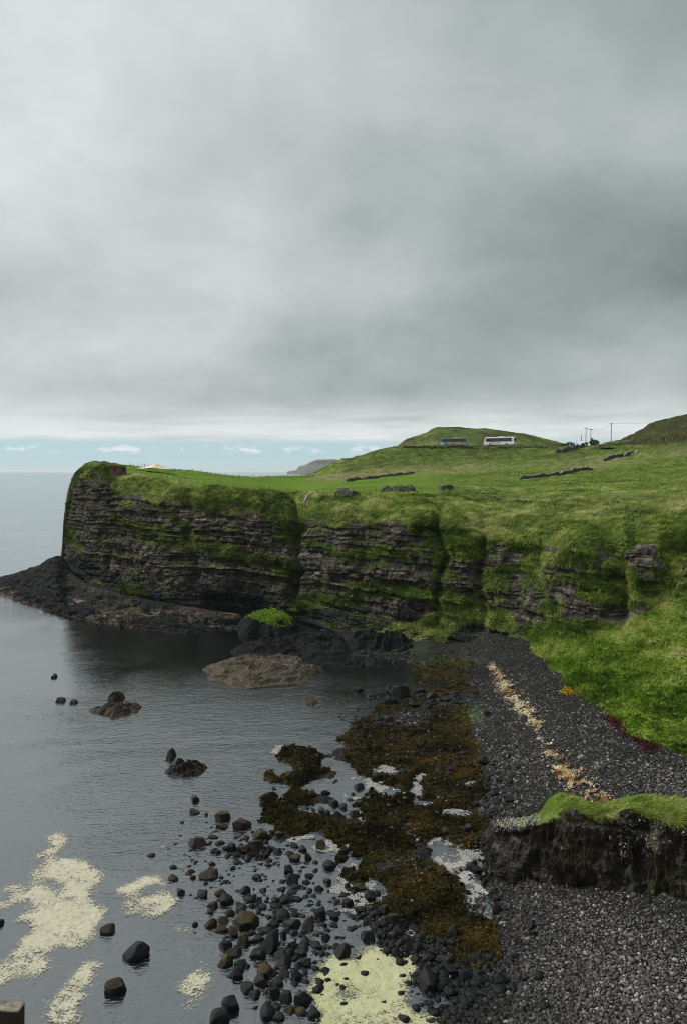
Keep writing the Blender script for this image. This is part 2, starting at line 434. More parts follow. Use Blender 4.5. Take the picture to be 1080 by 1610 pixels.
def make_foam_mat(name, a, b, dirt):
    m, w = new_mat(name)
    n = w.noise(w.pos, 3.2, 8, 0.72)
    c = w.ramp(w.noise(w.pos, 0.5, 5, 0.6), [(0.35, a), (0.65, b)])
    c = w.mix(w.n('ShaderNodeMapRange', {0: n, 1: 0.53, 2: 0.66, 3: 0.0, 4: 0.9}).outputs[0], c, dirt)
    c = w.mix(w.n('ShaderNodeMapRange', {0: w.noise(w.pos, 7.0, 6, 0.8), 1: 0.60, 2: 0.68, 3: 0.0, 4: 0.85}).outputs[0], c, (0.07, 0.055, 0.045))
    p = principled(w, c, 0.85, w.bump(n, 0.08), 0.2)
    # lace: bubbles thin out towards the rim and leave open water between them
    a = w.math('ADD', w.attr('cov'), w.math('MULTIPLY', w.math('SUBTRACT', w.noise(w.pos, 6.5, 7, 0.78, 0.3), 0.5), 1.4))
    w.set(p.inputs['Alpha'], w.n('ShaderNodeMapRange', {0: a, 1: 0.28, 2: 0.44, 3: 0.0, 4: 0.94}).outputs[0])
    return m
M_foam = make_foam_mat('cream_foam', (0.39, 0.36, 0.275), (0.41, 0.405, 0.30), (0.21, 0.18, 0.15))
M_scum = make_foam_mat('yellow_green_scum', (0.40, 0.38, 0.245), (0.33, 0.36, 0.19), (0.22, 0.195, 0.11))
M_white = make_foam_mat('white_foam', (0.30, 0.29, 0.265), (0.26, 0.26, 0.25), (0.12, 0.12, 0.115))

# ================================================================ THE LAND
# headland: profiles from the foot of the cliff inland, given as (pixel row, distance)
RES = 1.0
KN = [90, 95, 98, 101, 105, 112, 125, 150, 200, 300, 400, 470, 540, 640, 720, 800, 850, 900, 950, 1000, 1080, 1250, 1600]
def colv(pairs):
    xs, ys = zip(*pairs); return pchip(xs, np.array(ys, float), KN)
z0 = colv([(90, 1.0), (200, 1.6), (470, 2.0), (720, 2.8), (850, 3.6), (1080, 3.8), (1600, 3.8)])
y0 = colv([(90, 897), (130, 908), (200, 925), (300, 945), (400, 955), (470, 963), (540, 983), (640, 998), (720, 1003), (800, 1012), (850, 1040), (900, 1085), (950, 1122), (1000, 1150), (1080, 1178), (1250, 1230), (1600, 1330)])
P0 = at_z(KN, y0, z0); Y0 = P0[:, 1]
y1 = colv([(90, 896), (95, 892), (200, 920), (300, 938), (400, 948), (470, 957), (540, 975), (640, 988), (720, 993), (800, 998), (850, 1005), (900, 1004), (950, 995), (1000, 972), (1080, 945), (1250, 905), (1600, 850)])
Y1 = Y0 + colv([(90, .3), (300, 1.0), (470, 1.5), (640, 2), (800, 4), (850, 8), (900, 14), (950, 20), (1000, 24), (1080, 27), (1250, 30), (1600, 30)])
y2 = colv([(90, 895), (95, 889), (98, 868), (101, 822), (105, 800), (112, 772), (125, 750), (150, 748), (200, 778), (250, 790), (300, 795), (350, 797), (400, 803), (450, 812), (500, 822), (560, 822), (690, 826), (760, 838), (800, 850), (850, 862), (900, 868), (950, 866), (1000, 850), (1080, 832), (1250, 800), (1600, 760)])
Y2 = Y1 + colv([(90, .3), (95, .6), (98, 1), (101, 2), (125, 4), (200, 5), (470, 7), (720, 8), (900, 7), (1080, 8), (1600, 8)])
y3 = colv([(90, 894.5), (95, 888), (98, 864), (101, 816), (105, 791), (112, 761), (125, 738), (140, 729), (160, 728), (185, 741), (200, 747), (300, 763), (400, 771), (470, 777), (540, 780), (640, 783), (720, 787), (800, 795), (900, 797), (1000, 794), (1080, 788), (1250, 770), (1600, 740)])
Y3 = Y2 + colv([(90, .2), (98, .6), (105, 2), (125, 5), (200, 9), (300, 10), (470, 13), (640, 18), (800, 22), (950, 26), (1080, 26), (1600, 26)])
# mid field
y4 = colv([(90, 894), (98, 863), (101, 815), (105, 790), (112, 760.5), (125, 737), (150, 726.5), (175, 729), (200, 738), (300, 757), (400, 766), (470, 771), (540, 770), (640, 766), (720, 764), (800, 762), (900, 760), (1000, 755), (1080, 748), (1250, 735), (1600, 710)])
Y4 = Y3 + colv([(90, .2), (105, 1), (150, 4), (200, 8), (300, 18), (400, 24), (470, 27), (640, 34), (800, 40), (1080, 52), (1600, 60)])
y5 = colv([(90, 893.5), (98, 862.5), (101, 814.5), (105, 789.6), (112, 760), (125, 736.5), (150, 726), (175, 727.5), (200, 734), (300, 746), (400, 754), (470, 753), (540, 750), (640, 743), (720, 738), (800, 735), (900, 730), (1000, 722), (1080, 714), (1250, 705), (1600, 690)])
Y5 = Y4 + colv([(90, .2), (105, 1), (150, 4), (200, 14), (300, 26), (400, 34), (470, 50), (640, 50), (800, 48), (1080, 44), (1600, 44)])
y6 = colv([(90, 893), (98, 862), (101, 814), (105, 789), (112, 759.5), (125, 736), (150, 725.5), (175, 726.5), (200, 732.5), (260, 735.5), (300, 741), (350, 748), (400, 750), (450, 751.5), (480, 748), (505, 741), (540, 723), (565, 708), (585, 702), (640, 702), (720, 702), (800, 701), (850, 701), (885, 706), (910, 699.5), (950, 698), (1000, 694), (1080, 690), (1250, 684), (1600, 670)])
Y6 = Y5 + colv([(90, .2), (105, 1), (150, 4), (200, 16), (300, 24), (400, 26), (470, 34), (540, 50), (640, 52), (800, 60), (1080, 70), (1600, 70)])
P = [at_y(KN, y, Y) for y, Y in ((y1, Y1), (y2, Y2), (y3, Y3), (y4, Y4), (y5, Y5), (y6, Y6))]
slp = np.clip((P[0][:, 2] - P0[:, 2]) / (P[0][:, 1] - P0[:, 1]), .2, 3)
P0 = P0 - np.array([0, 0.0, 1.6]) - np.array([0, 1.0, 0]) * (1.6 / slp * sstep(815, 870, np.array(KN)))[:, None]
P7 = P[-1] + np.array([0, 9.0, 0]) * colv([(90, .05), (150, .3), (300, .7), (480, 1), (1600, 1.4)])[:, None]
P8 = P7.copy(); P8[:, 1] += colv([(90, 1), (150, 6), (470, 20), (560, 40), (1600, 60)])
P8[:, 2] = np.where(np.array(KN) < 560, -2, P7[:, 2] - 3)
CTRL = np.stack([P0] + P + [P7, P8], 1)       # knots, rows, xyz
cols = np.concatenate([np.linspace(90, 112, 60, endpoint=False), np.linspace(112, 200, 110, endpoint=False), np.linspace(200, 1100, 920, endpoint=False), np.linspace(1100, 1600, 90)])
G = pchip(KN, CTRL, cols)                       # columns, rows, xyz
segs = [50, 226, 62, 56, 30, 44, 6, 4]
tt = np.concatenate([np.linspace(i, i + 1, n, endpoint=False) for i, n in enumerate(segs)] + [[len(segs)]])
V = pchip(np.arange(len(segs) + 1), np.transpose(G, (1, 0, 2)), tt)   # rows, columns, xyz
nr, nc = V.shape[:2]
TT = np.repeat(tt[:, None], nc, 1); PX = np.repeat(cols[None, :], nr, 0)
# arc length along the foot
sl = np.concatenate([[0], np.cumsum(np.linalg.norm(np.diff(V[segs[0], :, :2], axis=0), axis=1))])
SL = np.repeat(sl[None], nr, 0)
N = grid_normals(V)
if N[segs[0] + 60, nc // 2, 1] > 0: N = -N
Nh = N.copy(); Nh[..., 2] *= 0.15
bl = np.ones(15) / 15
Nh = np.stack([np.apply_along_axis(lambda a: np.convolve(np.pad(a, 7, 'edge'), bl, 'valid'), 1, Nh[..., k]) for k in range(3)], -1)
Nh /= np.linalg.norm(Nh, axis=-1, keepdims=True) + 1e-9
X, Y, Z = V[..., 0], V[..., 1], V[..., 2]
PXp, PYp = to_px(V)
wc_ = sstep(0.55, 1.15, TT) * (1 - sstep(1.80, 2.12, TT))            # on the rock face
wleft = np.where(PX < 830, sstep(0.0, 0.8, TT), 0) * (1 - sstep(1.8, 2.12, TT)); wc_ = np.maximum(wc_, wleft)
endw = sstep(95, 135, PX); wc_ = wc_ * (0.35 + 0.65 * endw)
# strata
rs = np.random.default_rng(3)
bounds = np.cumsum(rs.uniform(0.22, 1.25, 60)) - 5
lay_p = rs.uniform(-1, 1, 62); lay_w = rs.uniform(0.9, 3.2, 62); lay_o = rs.uniform(0, 50, 62)
zz = Z + 0.012 * (SL - 60) + 1.5 * fbm(X, Y, Z * 0.4, 24, 3, 11) + 0.22 * fbm(X, Y, Z, 2.5, 3, 12)
li = np.searchsorted(bounds, zz.ravel()).reshape(zz.shape)
lo = np.concatenate([[-6], bounds]); fr_l = (zz - lo[li]) / (np.concatenate([bounds, [bounds[-1] + 1]])[li] - lo[li])
cell = np.floor((SL + lay_o[li] + 0.5 * fbm(X, Y, Z, 3.0, 2, 13)) / lay_w[li]).astype(np.int64)
blk = _h(cell, li.astype(np.int64), np.zeros_like(cell), 5) * 2 - 1
sw = fbm(SL, 0 * SL, li * 3.1, 14, 3, 21)
lp2 = fbm(SL, 0 * SL, li * 7.7, 9, 2, 23)
stra = (0.50 * lay_p[li] + 0.40 * lp2) * (0.8 + 0.5 * sw) + 0.26 * blk + 0.10 * np.cos(fr_l * math.pi)
colm = np.floor((SL + 0.6 * fbm(X, Y, Z, 2.5, 2, 14)) / 1.1).astype(np.int64)
stra += 0.15 * (_h(colm, np.floor(zz / 3.0 + colm * .37).astype(np.int64), np.zeros_like(colm), 9) * 2 - 1)
stra = stra * (1 - .45 * sstep(620, 820, PX)) + .55 * sstep(620, 820, PX) * fbm(X, Y, Z, 4.5, 4, 39, .6)
dsp = wc_ * (1.9 * fbm(X, Y, Z * 0.5, 16, 3, 31) + stra * 1.0 + 0.34 * fbm(X, Y, Z * 1.8, 3.2, 4, 33) + 0.14 * fbm(X, Y, Z, 0.7, 2, 35))
# gullies and clefts: pixel column, width, depth, drift with height
for gx, gw, gd, lean in ((463, 5, 4.6, 0.06), (690, 6, 1.8, -0.05), (960, 20, 3.2, 0.12), (985, 9, 1.2, -0.2), (300, 8, 1.2, 0.1), (165, 5, 1.4, -0.05), (840, 10, 1.2, .1), (560, 9, 1.0, 0), (755, 7, 1.3, -.03)):
    gxx = gx + lean * (PYp - 880) + 7 * fbm(X * 0, Y * 0 + gx, Z, 5, 3, 37)
    env = sstep(0.9, 1.3, TT) * (1 - sstep(2.35, 2.95, TT))
    dsp -= env * gd * np.exp(-((PXp - gxx) / gw) ** 2)
# overhang at the dark cave mouth left of the bright weed
cave = np.exp(-((PXp - 365) / 60) ** 2) * (1 - sstep(0.9, 1.25, TT)); dsp -= 3.0 * cave
V2 = V + Nh * dsp[..., None]
# turf: hummocks and wind-laid tussocks
tw = np.maximum(sstep(1.95, 2.25, TT), np.where(PX > 800, (1 - sstep(0.75, 1.0, TT)) * sstep(800, 880, PX), 0)) * (1 - sstep(6.5, 7.5, TT)) * endw
rough_turf = np.where(TT < 2.5, 1.0, np.where(TT < 3.1, 0.8, 0.35))
rough_turf = np.where((TT > 4.9), 0.6, rough_turf)
up = fbm(X, Y, Z, 7, 3, 41) * 0.85 + fbm(X + 0.6 * Y, Y * 0.5, Z, 1.8, 3, 43) * 0.5 + fbm(X, Y, Z, 0.7, 2, 45) * 0.12
V2 += (0.75 * N * np.sign(N[..., 2:3]) + np.array([0, 0, .25])) * (tw * rough_turf * up)[..., None]
# terraces on the hill below the road
ter = sstep(4.9, 5.1, TT) * (1 - sstep(5.9, 6.0, TT)) * sstep(480, 560, PX)
V2[..., 2] += ter * 0.35 * np.sin(Z * 2 * math.pi / 1.6 + fbm(X, Y, 0, 30, 2, 47) * 3)
# ---- what grows where
N2 = grid_normals(V2); N2 *= np.sign((N2 * N).sum(-1, keepdims=True))
upness = N2[..., 2]
vegn = fbm(X, Y, Z, 6, 4, 51)
veg = sstep(0.62, 0.95, upness + 0.30 * vegn) * 0.62
veg = np.maximum(veg, sstep(1.88 + 0.10 * 0, 2.08, TT + 0.16 * fbm(X, Y, Z, 5, 4, 53)))
def bandmask(pts, half, soft=1.0):
    xs = [p[0] for p in pts]; yc = np.interp(PXp, xs, [p[1] for p in pts]); hw = np.interp(PXp, xs, [p[2] for p in pts])
    e = sstep(xs[0] - 15, xs[0] + 8, PXp) * (1 - sstep(xs[-1] - 8, xs[-1] + 15, PXp))
    return e * np.exp(-((PYp - yc) / (hw * half)) ** 2)
gb = np.zeros_like(veg)
for pts in ([(185, 812, 8), (240, 838, 16), (300, 855, 18), (360, 870, 14), (420, 880, 11), (450, 885, 14)],
            [(250, 800, 8), (275, 815, 14), (300, 838, 8)],
            [(180, 925, 10), (215, 930, 12), (240, 928, 8)],
            [(100, 835, 14), (122, 850, 22), (128, 870, 14)],
            [(435, 880, 20), (452, 895, 24), (468, 905, 20)],
            [(468, 942, 12), (520, 948, 14), (560, 945, 10)],
            [(540, 925, 8), (600, 925, 14), (660, 935, 14), (720, 955, 20), (790, 975, 16)],
            [(660, 975, 10), (740, 968, 16), (800, 985, 12)],
            [(640, 820, 18), (700, 850, 26), (745, 860, 24), (770, 850, 14)],
            [(815, 905, 9), (880, 910, 10), (940, 905, 14)],
            [(940, 905, 30), (965, 900, 50), (985, 920, 40), (1020, 935, 20), (1090, 945, 16)],
            [(820, 995, 14), (900, 985, 16), (960, 990, 18)],
            [(800, 860, 10), (850, 880, 10), (930, 880, 20)],
            [(440, 830, 25), (462, 840, 40), (480, 830, 25)],
            [(480, 850, 10), (540, 875, 10), (600, 865, 10), (640, 880, 10)]):
    gb = np.maximum(gb, bandmask(pts, 1.0))
veg = np.maximum(veg, sstep(0.30, 0.62, gb + 0.30 * vegn) * 0.95)
vp = fbm(X, Y, Z * 1.6, 5.0, 5, 55, .6)
veg = np.maximum(veg, .75 * sstep(.08, .36, vp + .25 * (sstep(700, 1000, PX) - .2)) * sstep(520, 660, PX))
veg = np.maximum(veg, .55 * sstep(.32, .6, vp) * sstep(1.0, 1.2, TT))
veg = np.where((PX > 810) & (TT < 1.0), np.maximum(veg, sstep(810, 850, PX)), veg)
veg *= 1 - np.exp(-((PXp - 478) / 4) ** 2) * (TT > 2.0) * (TT < 2.0)
lush = sstep(3.15, 3.45, TT) * (1 - sstep(4.9, 5.3, TT)) * (1 - 0.75 * sstep(640, 760, PX)) * sstep(165, 185, PX)
lush = np.where(PX < 480, np.maximum(lush, sstep(3.15, 3.4, TT) * sstep(170, 190, PX)), lush)
lush = np.maximum(lush, np.where((PX > 830) & (TT < 1.0), 0.75 * sstep(0.95, 0.7, TT) if False else 0.75 * (1 - sstep(0.7, 0.98, TT)), 0))
dry = np.clip(sstep(2.7, 2.95, TT) * (1 - sstep(3.15, 3.7, TT)) * 0.6 + 0.85 * sstep(4.6, 4.9, TT) * (1 - sstep(5.1, 5.35, TT)) * (PX > 480), 0, 1) * (0.5 + 0.9 * fbm(X, Y, 0, 18, 3, 57))
heath = np.clip(np.where(PX < 470, sstep(1.8, 2.0, TT) * (1 - sstep(2.7, 3.1, TT)) * 0.16, 0.0) + sstep(1.75, 1.95, TT) * (1 - sstep(2.1, 2.5, TT)) * 0.75, 0, 1) * np.clip(0.65 + fbm(X, Y, Z, 9, 3, 59), 0, 1)
heath = np.maximum(heath, np.where(PX < 185, sstep(1.8, 2.2, TT) * 0.8, 0))
heath = np.maximum(heath, np.where((PX > 540), sstep(5.05, 5.4, TT) * 0.35, 0))
pale = np.clip(0.6 + 1.4 * fbm(X, Y, Z, 25, 2, 61), 0, 1) * (TT < 2.1)
pale = np.maximum(pale, np.exp(-((PXp - 745) / 45) ** 2 - ((PYp - 900) / 35) ** 2))
rust = np.maximum(np.exp(-((PXp - 735) / 22) ** 2 - ((PYp - 951) / 7) ** 2), 0.8 * np.exp(-((PXp - 360) / 60) ** 2 - ((PYp - 805) / 10) ** 2))
rust = np.maximum(rust, 0.5 * np.exp(-((PXp - 715) / 10) ** 2 - ((PYp - 860) / 12) ** 2))
heath = np.maximum(heath, np.where((TT < 1.95) & ((PX < 840) | (TT > 1.0)), .55 - .33 * sstep(540, 680, PX), 0))
wet = np.clip((1 - sstep(3.5, 7.5, Z + 2.0 * vegn)) * (PX < 860), 0, 1) * (1 - veg)
mossy = np.clip(0.5 + fbm(X, Y, Z, 12, 2, 63), 0, 1) * (TT < 2.2)
A = dict(veg=veg, lush=np.clip(lush, 0, 1), dry=np.clip(dry, 0, 1), heath=heath, pale=pale, rust=rust, wet=wet, mossy=mossy)
KEYS = list(A)
def split_grid(name, r0, r1, mat, smooth=True):
    sub = V2[r0:r1 + 1]
    return mesh_np(name, sub, grid_faces(sub.shape[0], nc), mat, smooth, {k: A[k][r0:r1 + 1] for k in KEYS})
rcut = int(np.argmin(abs(tt - 2.0)))
o_cliff = tag(link('cliff', split_grid('cliff', 0, rcut, M_ground, False)), 'dark layered basalt sea cliff with grassy ledges', None, None, 'structure')
o_head = tag(link('headland', split_grid('headland', rcut, nr - 1, M_ground, True)), 'green grassy headland above the cliff', None, None, 'structure')

def blank(shape, **kw):
    d = {k: np.zeros(shape) for k in KEYS}; d.update({k: np.broadcast_to(v, shape) for k, v in kw.items()}); return d

# -------- curtain-type land pieces
def curtain(name, knots, rows, cols_, segs_, disp, attrs, label, smooth=False, kind='structure'):
    ctrl = np.stack(rows, 1)
    g = pchip(knots, ctrl, cols_)
    t = np.concatenate([np.linspace(i, i + 1, n, endpoint=False) for i, n in enumerate(segs_)] + [[len(segs_)]])
    v = pchip(np.arange(len(segs_) + 1), np.transpose(g, (1, 0, 2)), t)
    n = grid_normals(v)
    if n[..., 2].mean() < 0: n = -n
    T = np.repeat(t[:, None], v.shape[1], 1); C = np.repeat(np.asarray(cols_)[None], v.shape[0], 0)
    v = disp(v, n, T, C)
    n2 = grid_normals(v); n2 *= np.sign((n2 * n).sum(-1, keepdims=True))
    a = attrs(v, n2, T, C)
    me = mesh_np(name, v, grid_faces(*v.shape[:2]), M_ground, smooth, a)
    o = link(name, me)
    return tag(o, label, None, None, kind), v, T, C, a

# hill behind the coaches
hk = [585, 604, 622, 640, 665, 690, 715, 740, 780, 820, 850, 875, 900, 960]
crest = pchip([585, 615, 622, 628, 642, 664, 688, 740, 780, 820, 860, 880, 900, 960], np.array([718, 712, 704, 695, 690, 683, 672.0, 673, 676, 682, 691, 696, 704, 712.]), hk)
rows = [at_y(hk, np.full(len(hk), 714.0), np.full(len(hk), 312.0)), at_y(hk, 0.5 * crest + 0.5 * 705, np.full(len(hk), 345.0)),
        at_y(hk, crest, np.full(len(hk), 378.0)), at_y(hk, crest + 2, np.full(len(hk), 405.0)), at_y(hk, np.full(len(hk), 722.0), np.full(len(hk), 470.0))]
def hd(v, n, T, C):
    x, y, z = v[..., 0], v[..., 1], v[..., 2]
    v = v.copy(); v[..., 2] += (0.35 * fbm(x, y, 0, 9, 3, 71) + 0.18 * fbm(x, y, 0, 2, 3, 72)) * sstep(0, .4, T)
    v[..., 2] += 0.45 * np.sin(z * 2 * math.pi / 2.6) * sstep(.2, .6, T) * (1 - sstep(1.7, 2, T)) * (1 - sstep(640, 740, C)); return v
o_hill, *_ = curtain('hill', hk, rows, np.linspace(585, 960, 300), [50, 50, 12, 10], hd,
    lambda v, n, T, C: blank(T.shape, veg=1.0, heath=np.clip(0.45 + 0.6 * fbm(v[..., 0], v[..., 1], v[..., 2] * 3, 14, 3, 73) + 0.5 * (1 - sstep(640, 660, C)), 0, 1), dry=np.clip(0.5 * fbm(v[..., 0], v[..., 1], 0, 8, 3, 75), 0, 1)), 'low green terraced hill behind the road', True)
# dark hill at the right
hk = [940, 970, 990, 1010, 1035, 1060, 1080, 1130, 1250, 1600]
crest = pchip(hk, np.array([702, 693, 684.5, 675, 664, 657, 653.5, 646, 640, 650.]), hk)
nk = len(hk)
rows = [at_y(hk, np.full(nk, 704.0), np.full(nk, 268.0)), at_y(hk, crest * .62 + 700 * .38, np.full(nk, 300.0)), at_y(hk, crest, np.full(nk, 335.0)), at_y(hk, crest + 3, np.full(nk, 370.0)), at_y(hk, np.full(nk, 722.0), np.full(nk, 450.0))]
def hd2(v, n, T, C):
    x, y, z = v[..., 0], v[..., 1], v[..., 2]
    v = v.copy(); v += n * ((0.9 * fbm(x, y, z, 7, 4, 81) + 0.35 * fbm(x, y, z, 1.6, 3, 82)) * sstep(0, .3, T))[..., None]; return v
o_hill2, *_ = curtain('hill', hk, rows, np.concatenate([np.linspace(940, 1100, 200, endpoint=False), np.linspace(1100, 1600, 60)]), [50, 50, 10, 8], hd2,
    lambda v, n, T, C: blank(T.shape, veg=0.72, heath=np.clip(1.1 + 0.4 * fbm(v[..., 0], v[..., 1], v[..., 2], 9, 3, 83), 0, 1), mossy=0.8), 'dark heather-brown hill rising at the right', True)
# far headland across the bay
M_far = simple_mat('far_cliffs', (0.085, 0.085, 0.08), 0.9, 0.5, 0.02)
fk = [452, 460, 466, 470, 480, 490, 500, 520, 545, 600]
YF = 9000.0
ftop = np.array([741.8, 740.6, 739.5, 734, 731.5, 726.5, 723.5, 723, 724, 723.])
nk = len(fk)
rows = [at_z(fk, np.full(nk, 743.0), np.full(nk, -3.0))]
rows = [at_y(fk, np.full(nk, 752.5), np.full(nk, YF)), at_y(fk, np.minimum(ftop + 4, 742), np.full(nk, YF + 100)), at_y(fk, ftop, np.full(nk, YF + 175)), at_y(fk, ftop - .3, np.full(nk, YF + 750)), at_y(fk, np.full(nk, 752.0), np.full(nk, YF + 1250))]
def fd(v, n, T, C):
    x, y, z = v[..., 0], v[..., 1], v[..., 2]
    v = v.copy(); v[..., 1] += 35 * fbm(x, z * .6, 0, 112, 4, 91) * (T < 2); v[..., 2] += 5.0 * fbm(x, y, 0, 60, 3, 92) * sstep(0.5, 1, T); return v
o_far, *_ = curtain('far_headland', fk, rows, np.linspace(452, 600, 160), [20, 30, 8, 4], fd,
    lambda v, n, T, C: blank(T.shape, veg=np.where(T > 1.85, 0.8, 0.1) + 0.2 * fbm(v[..., 0], v[..., 1], v[..., 2], 30, 2, 5), pale=0.6), 'far hazy headland with steep cliffs across the sea', False)

# black rock shelf at the foot of the left cliff
sk = [-120, -60, -20, 0, 30, 60, 90, 110, 150, 200, 250, 300, 340, 380, 400, 420]
def sv(pairs): xs, ys = zip(*pairs); return pchip(xs, np.array(ys, float), sk)
wl = sv([(-120, 918), (-60, 925), (-20, 930), (0, 935), (50, 955), (100, 968), (150, 980), (200, 988), (250, 992), (330, 991), (380, 990), (420, 985)])
tp = sv([(-120, 916), (-60, 917), (-20, 911), (0, 907), (30, 899), (60, 888), (90, 874), (110, 902), (150, 924), (200, 937), (300, 955), (380, 966), (420, 970)])
F = at_z(sk, wl, np.full(len(sk), -0.15))
Yt = F[:, 1] + sv([(-120, 4), (-60, 10), (0, 22), (60, 36), (90, 44), (150, 30), (250, 24), (420, 12)])
Tp = at_y(sk, tp, Yt)
rows = [F + np.array([0, -.3, -1.2]), F + np.array([0, .3, .8]) * 1.0, F * .62 + Tp * .38 + np.array([0, 0, -.35]), Tp, Tp + np.array([0, 10, -6.0])]
def sd(v, n, T, C):
    x, y, z = v[..., 0], v[..., 1], v[..., 2]
    r = 1 - abs(fbm(x, y, z, 5, 4, 101)) * 1.6
    d = (0.6 * (r - .75) + 0.5 * fbm(x, y, z, 9, 3, 103) + 0.5 * (.4 - 1.6 * abs(fbm(x * .7, y * 1.2, z, 2.2, 4, 106, .6))) + 0.25 * fbm(x, y, z, .9, 3, 104)) * sstep(0, 1.2, T) * (1 - .8 * sstep(2.6, 3, T)) * sstep(-110, -20, C)
    v = v + n * d[..., None]
    st = 0.9; v[..., 2] = v[..., 2] * .85 + .15 * (np.floor(v[..., 2] / st + .3 * fbm(x, y, 0, 4, 2, 105)) * st + st * .4)
    return v
def sa(v, n, T, C):
    z = v[..., 2] + .35 * fbm(v[..., 0], v[..., 1], v[..., 2], 3, 3, 107)
    q = np.exp(-((C - 160) / 75) ** 2) * sstep(1.7, 2.4, T)
    return blank(T.shape, wet=np.clip(sstep(0.35, 0.8, z) * (1 - .35 * q), 0, 1), rust=0.10 * (1 - sstep(0.5, 1.0, z)), pale=np.maximum(q, 1 - sstep(0.4, 1.0, z)), mossy=q,
                 veg=np.clip(sstep(0.55, .85, n[..., 2]) * q * sstep(-.1, .3, fbm(v[..., 0], v[..., 1], 0, 4, 3, 108)) * .8 * np.exp(-((C - 215) / 28) ** 2), 0, 1))
o_shelf, *_ = curtain('rock_shelf', sk, rows, np.linspace(-120, 420, 480), [16, 70, 70, 10], sd, sa, 'black wave-washed rock shelf below the left end of the cliff', False)

# ---------------------------------------------------------------- beach / tidal flat / sea bed (height field)
def plan(px, py, z):
    p = at_z(px, py, z); q = p.copy(); q[..., 2] = 0; return to_px(q)
CP_ = [  # seen pixel, row, height
 (-300, 1300, -4), (-300, 1600, -3), (-300, 1000, -7), (0, 1000, -6), (150, 1060, -5), (300, 1040, -4), (0, 1200, -4), (200, 1200, -3), (330, 1130, -2.5), (450, 1100, -1.6), (520, 1120, -.8),
 (0, 1400, -2.5), (150, 1400, -1.6), (0, 1600, -2), (250, 1330, -.7), (330, 1250, -1.0), (380, 1330, -.5), (250, 1450, -1.0), (300, 1560, -.8), (150, 1560, -1.4), (200, 1700, -1.2),
 (350, 1400, -.4), (420, 1450, -.25), (480, 1500, -.25), (520, 1400, -.35), (560, 1360, -.2), (560, 1450, -.25), (420, 1560, -.3), (560, 1560, -.22), (620, 1580, -.2), (520, 1700, -.2),
 (600, 1070, -.5), (520, 1050, -1.0), (620, 1040, -.2), (660, 1050, .2), (700, 1030, .8), (760, 1040, 1.6), (600, 1110, .1), (680, 1110, .3), (740, 1110, .9), (600, 1020, .8), (680, 1010, 1.8), (540, 1010, .4), (760, 1015, 2.6),
 (560, 1150, .2), (620, 1160, .4), (700, 1170, .5), (760, 1180, .8), (540, 1220, -.12), (600, 1210, .15), (700, 1230, .28), (760, 1250, .5), (460, 1200, -.12), (440, 1270, -.05), (500, 1290, 0), (560, 1290, .18), (640, 1280, .22), (720, 1290, .18), (765, 1310, .35),
 (600, 1350, .3), (560, 1330, .2), (640, 1400, .4), (690, 1450, .4), (740, 1490, .4), (700, 1350, -.10), (730, 1400, -.12), (770, 1440, -.05), (780, 1400, .3), (640, 1480, .05), (700, 1540, .1), (680, 1600, .1), (720, 1580, .3), (780, 1520, .4), (820, 1440, .9), (820, 1560, .9), (900, 1450, 1.7), (900, 1560, 1.7), (1000, 1450, 2.4), (1000, 1600, 2.4), (1150, 1500, 3), (1150, 1700, 3), (850, 1700, 1.3), (700, 1720, .2),
 (800, 1100, 2.0), (830, 1160, 2.2), (850, 1060, 3.2), (900, 1110, 3.4), (950, 1140, 3.6), (880, 1200, 2.6), (820, 1230, 1.5), (800, 1290, 1.0), (900, 1250, 2.6), (1000, 1180, 3.6), (1000, 1240, 3.3), (1080, 1200, 3.7), (1080, 1250, 3.6), (1250, 1260, 4), (1250, 1400, 3.6), (820, 1380, 1.0), (1600, 1400, 4), (900, 1085, 2.9), (950, 1122, 3.0), (1000, 1150, 3.1), (1080, 1178, 3.2), (1080, 1100, 2.6), (1000, 1080, 2.4), (1250, 1230, 3.3), (1250, 1100, 2.4)]
cpa = np.array(CP_, float)
cu, cv_ = plan(cpa[:, 0], cpa[:, 1], cpa[:, 2])
CPX = np.stack([cu, cv_], -1) / 100.0
def tps(r): return np.where(r > 1e-9, r * r * np.log(np.maximum(r, 1e-9)), 0)
nn = len(CPX)
Kmat = tps(np.linalg.norm(CPX[:, None] - CPX[None], axis=-1)) + np.eye(nn) * 0.02
Pm_ = np.concatenate([np.ones((nn, 1)), CPX], 1)
sol = np.linalg.solve(np.block([[Kmat, Pm_], [Pm_.T, np.zeros((3, 3))]]), np.concatenate([cpa[:, 2], np.zeros(3)]))
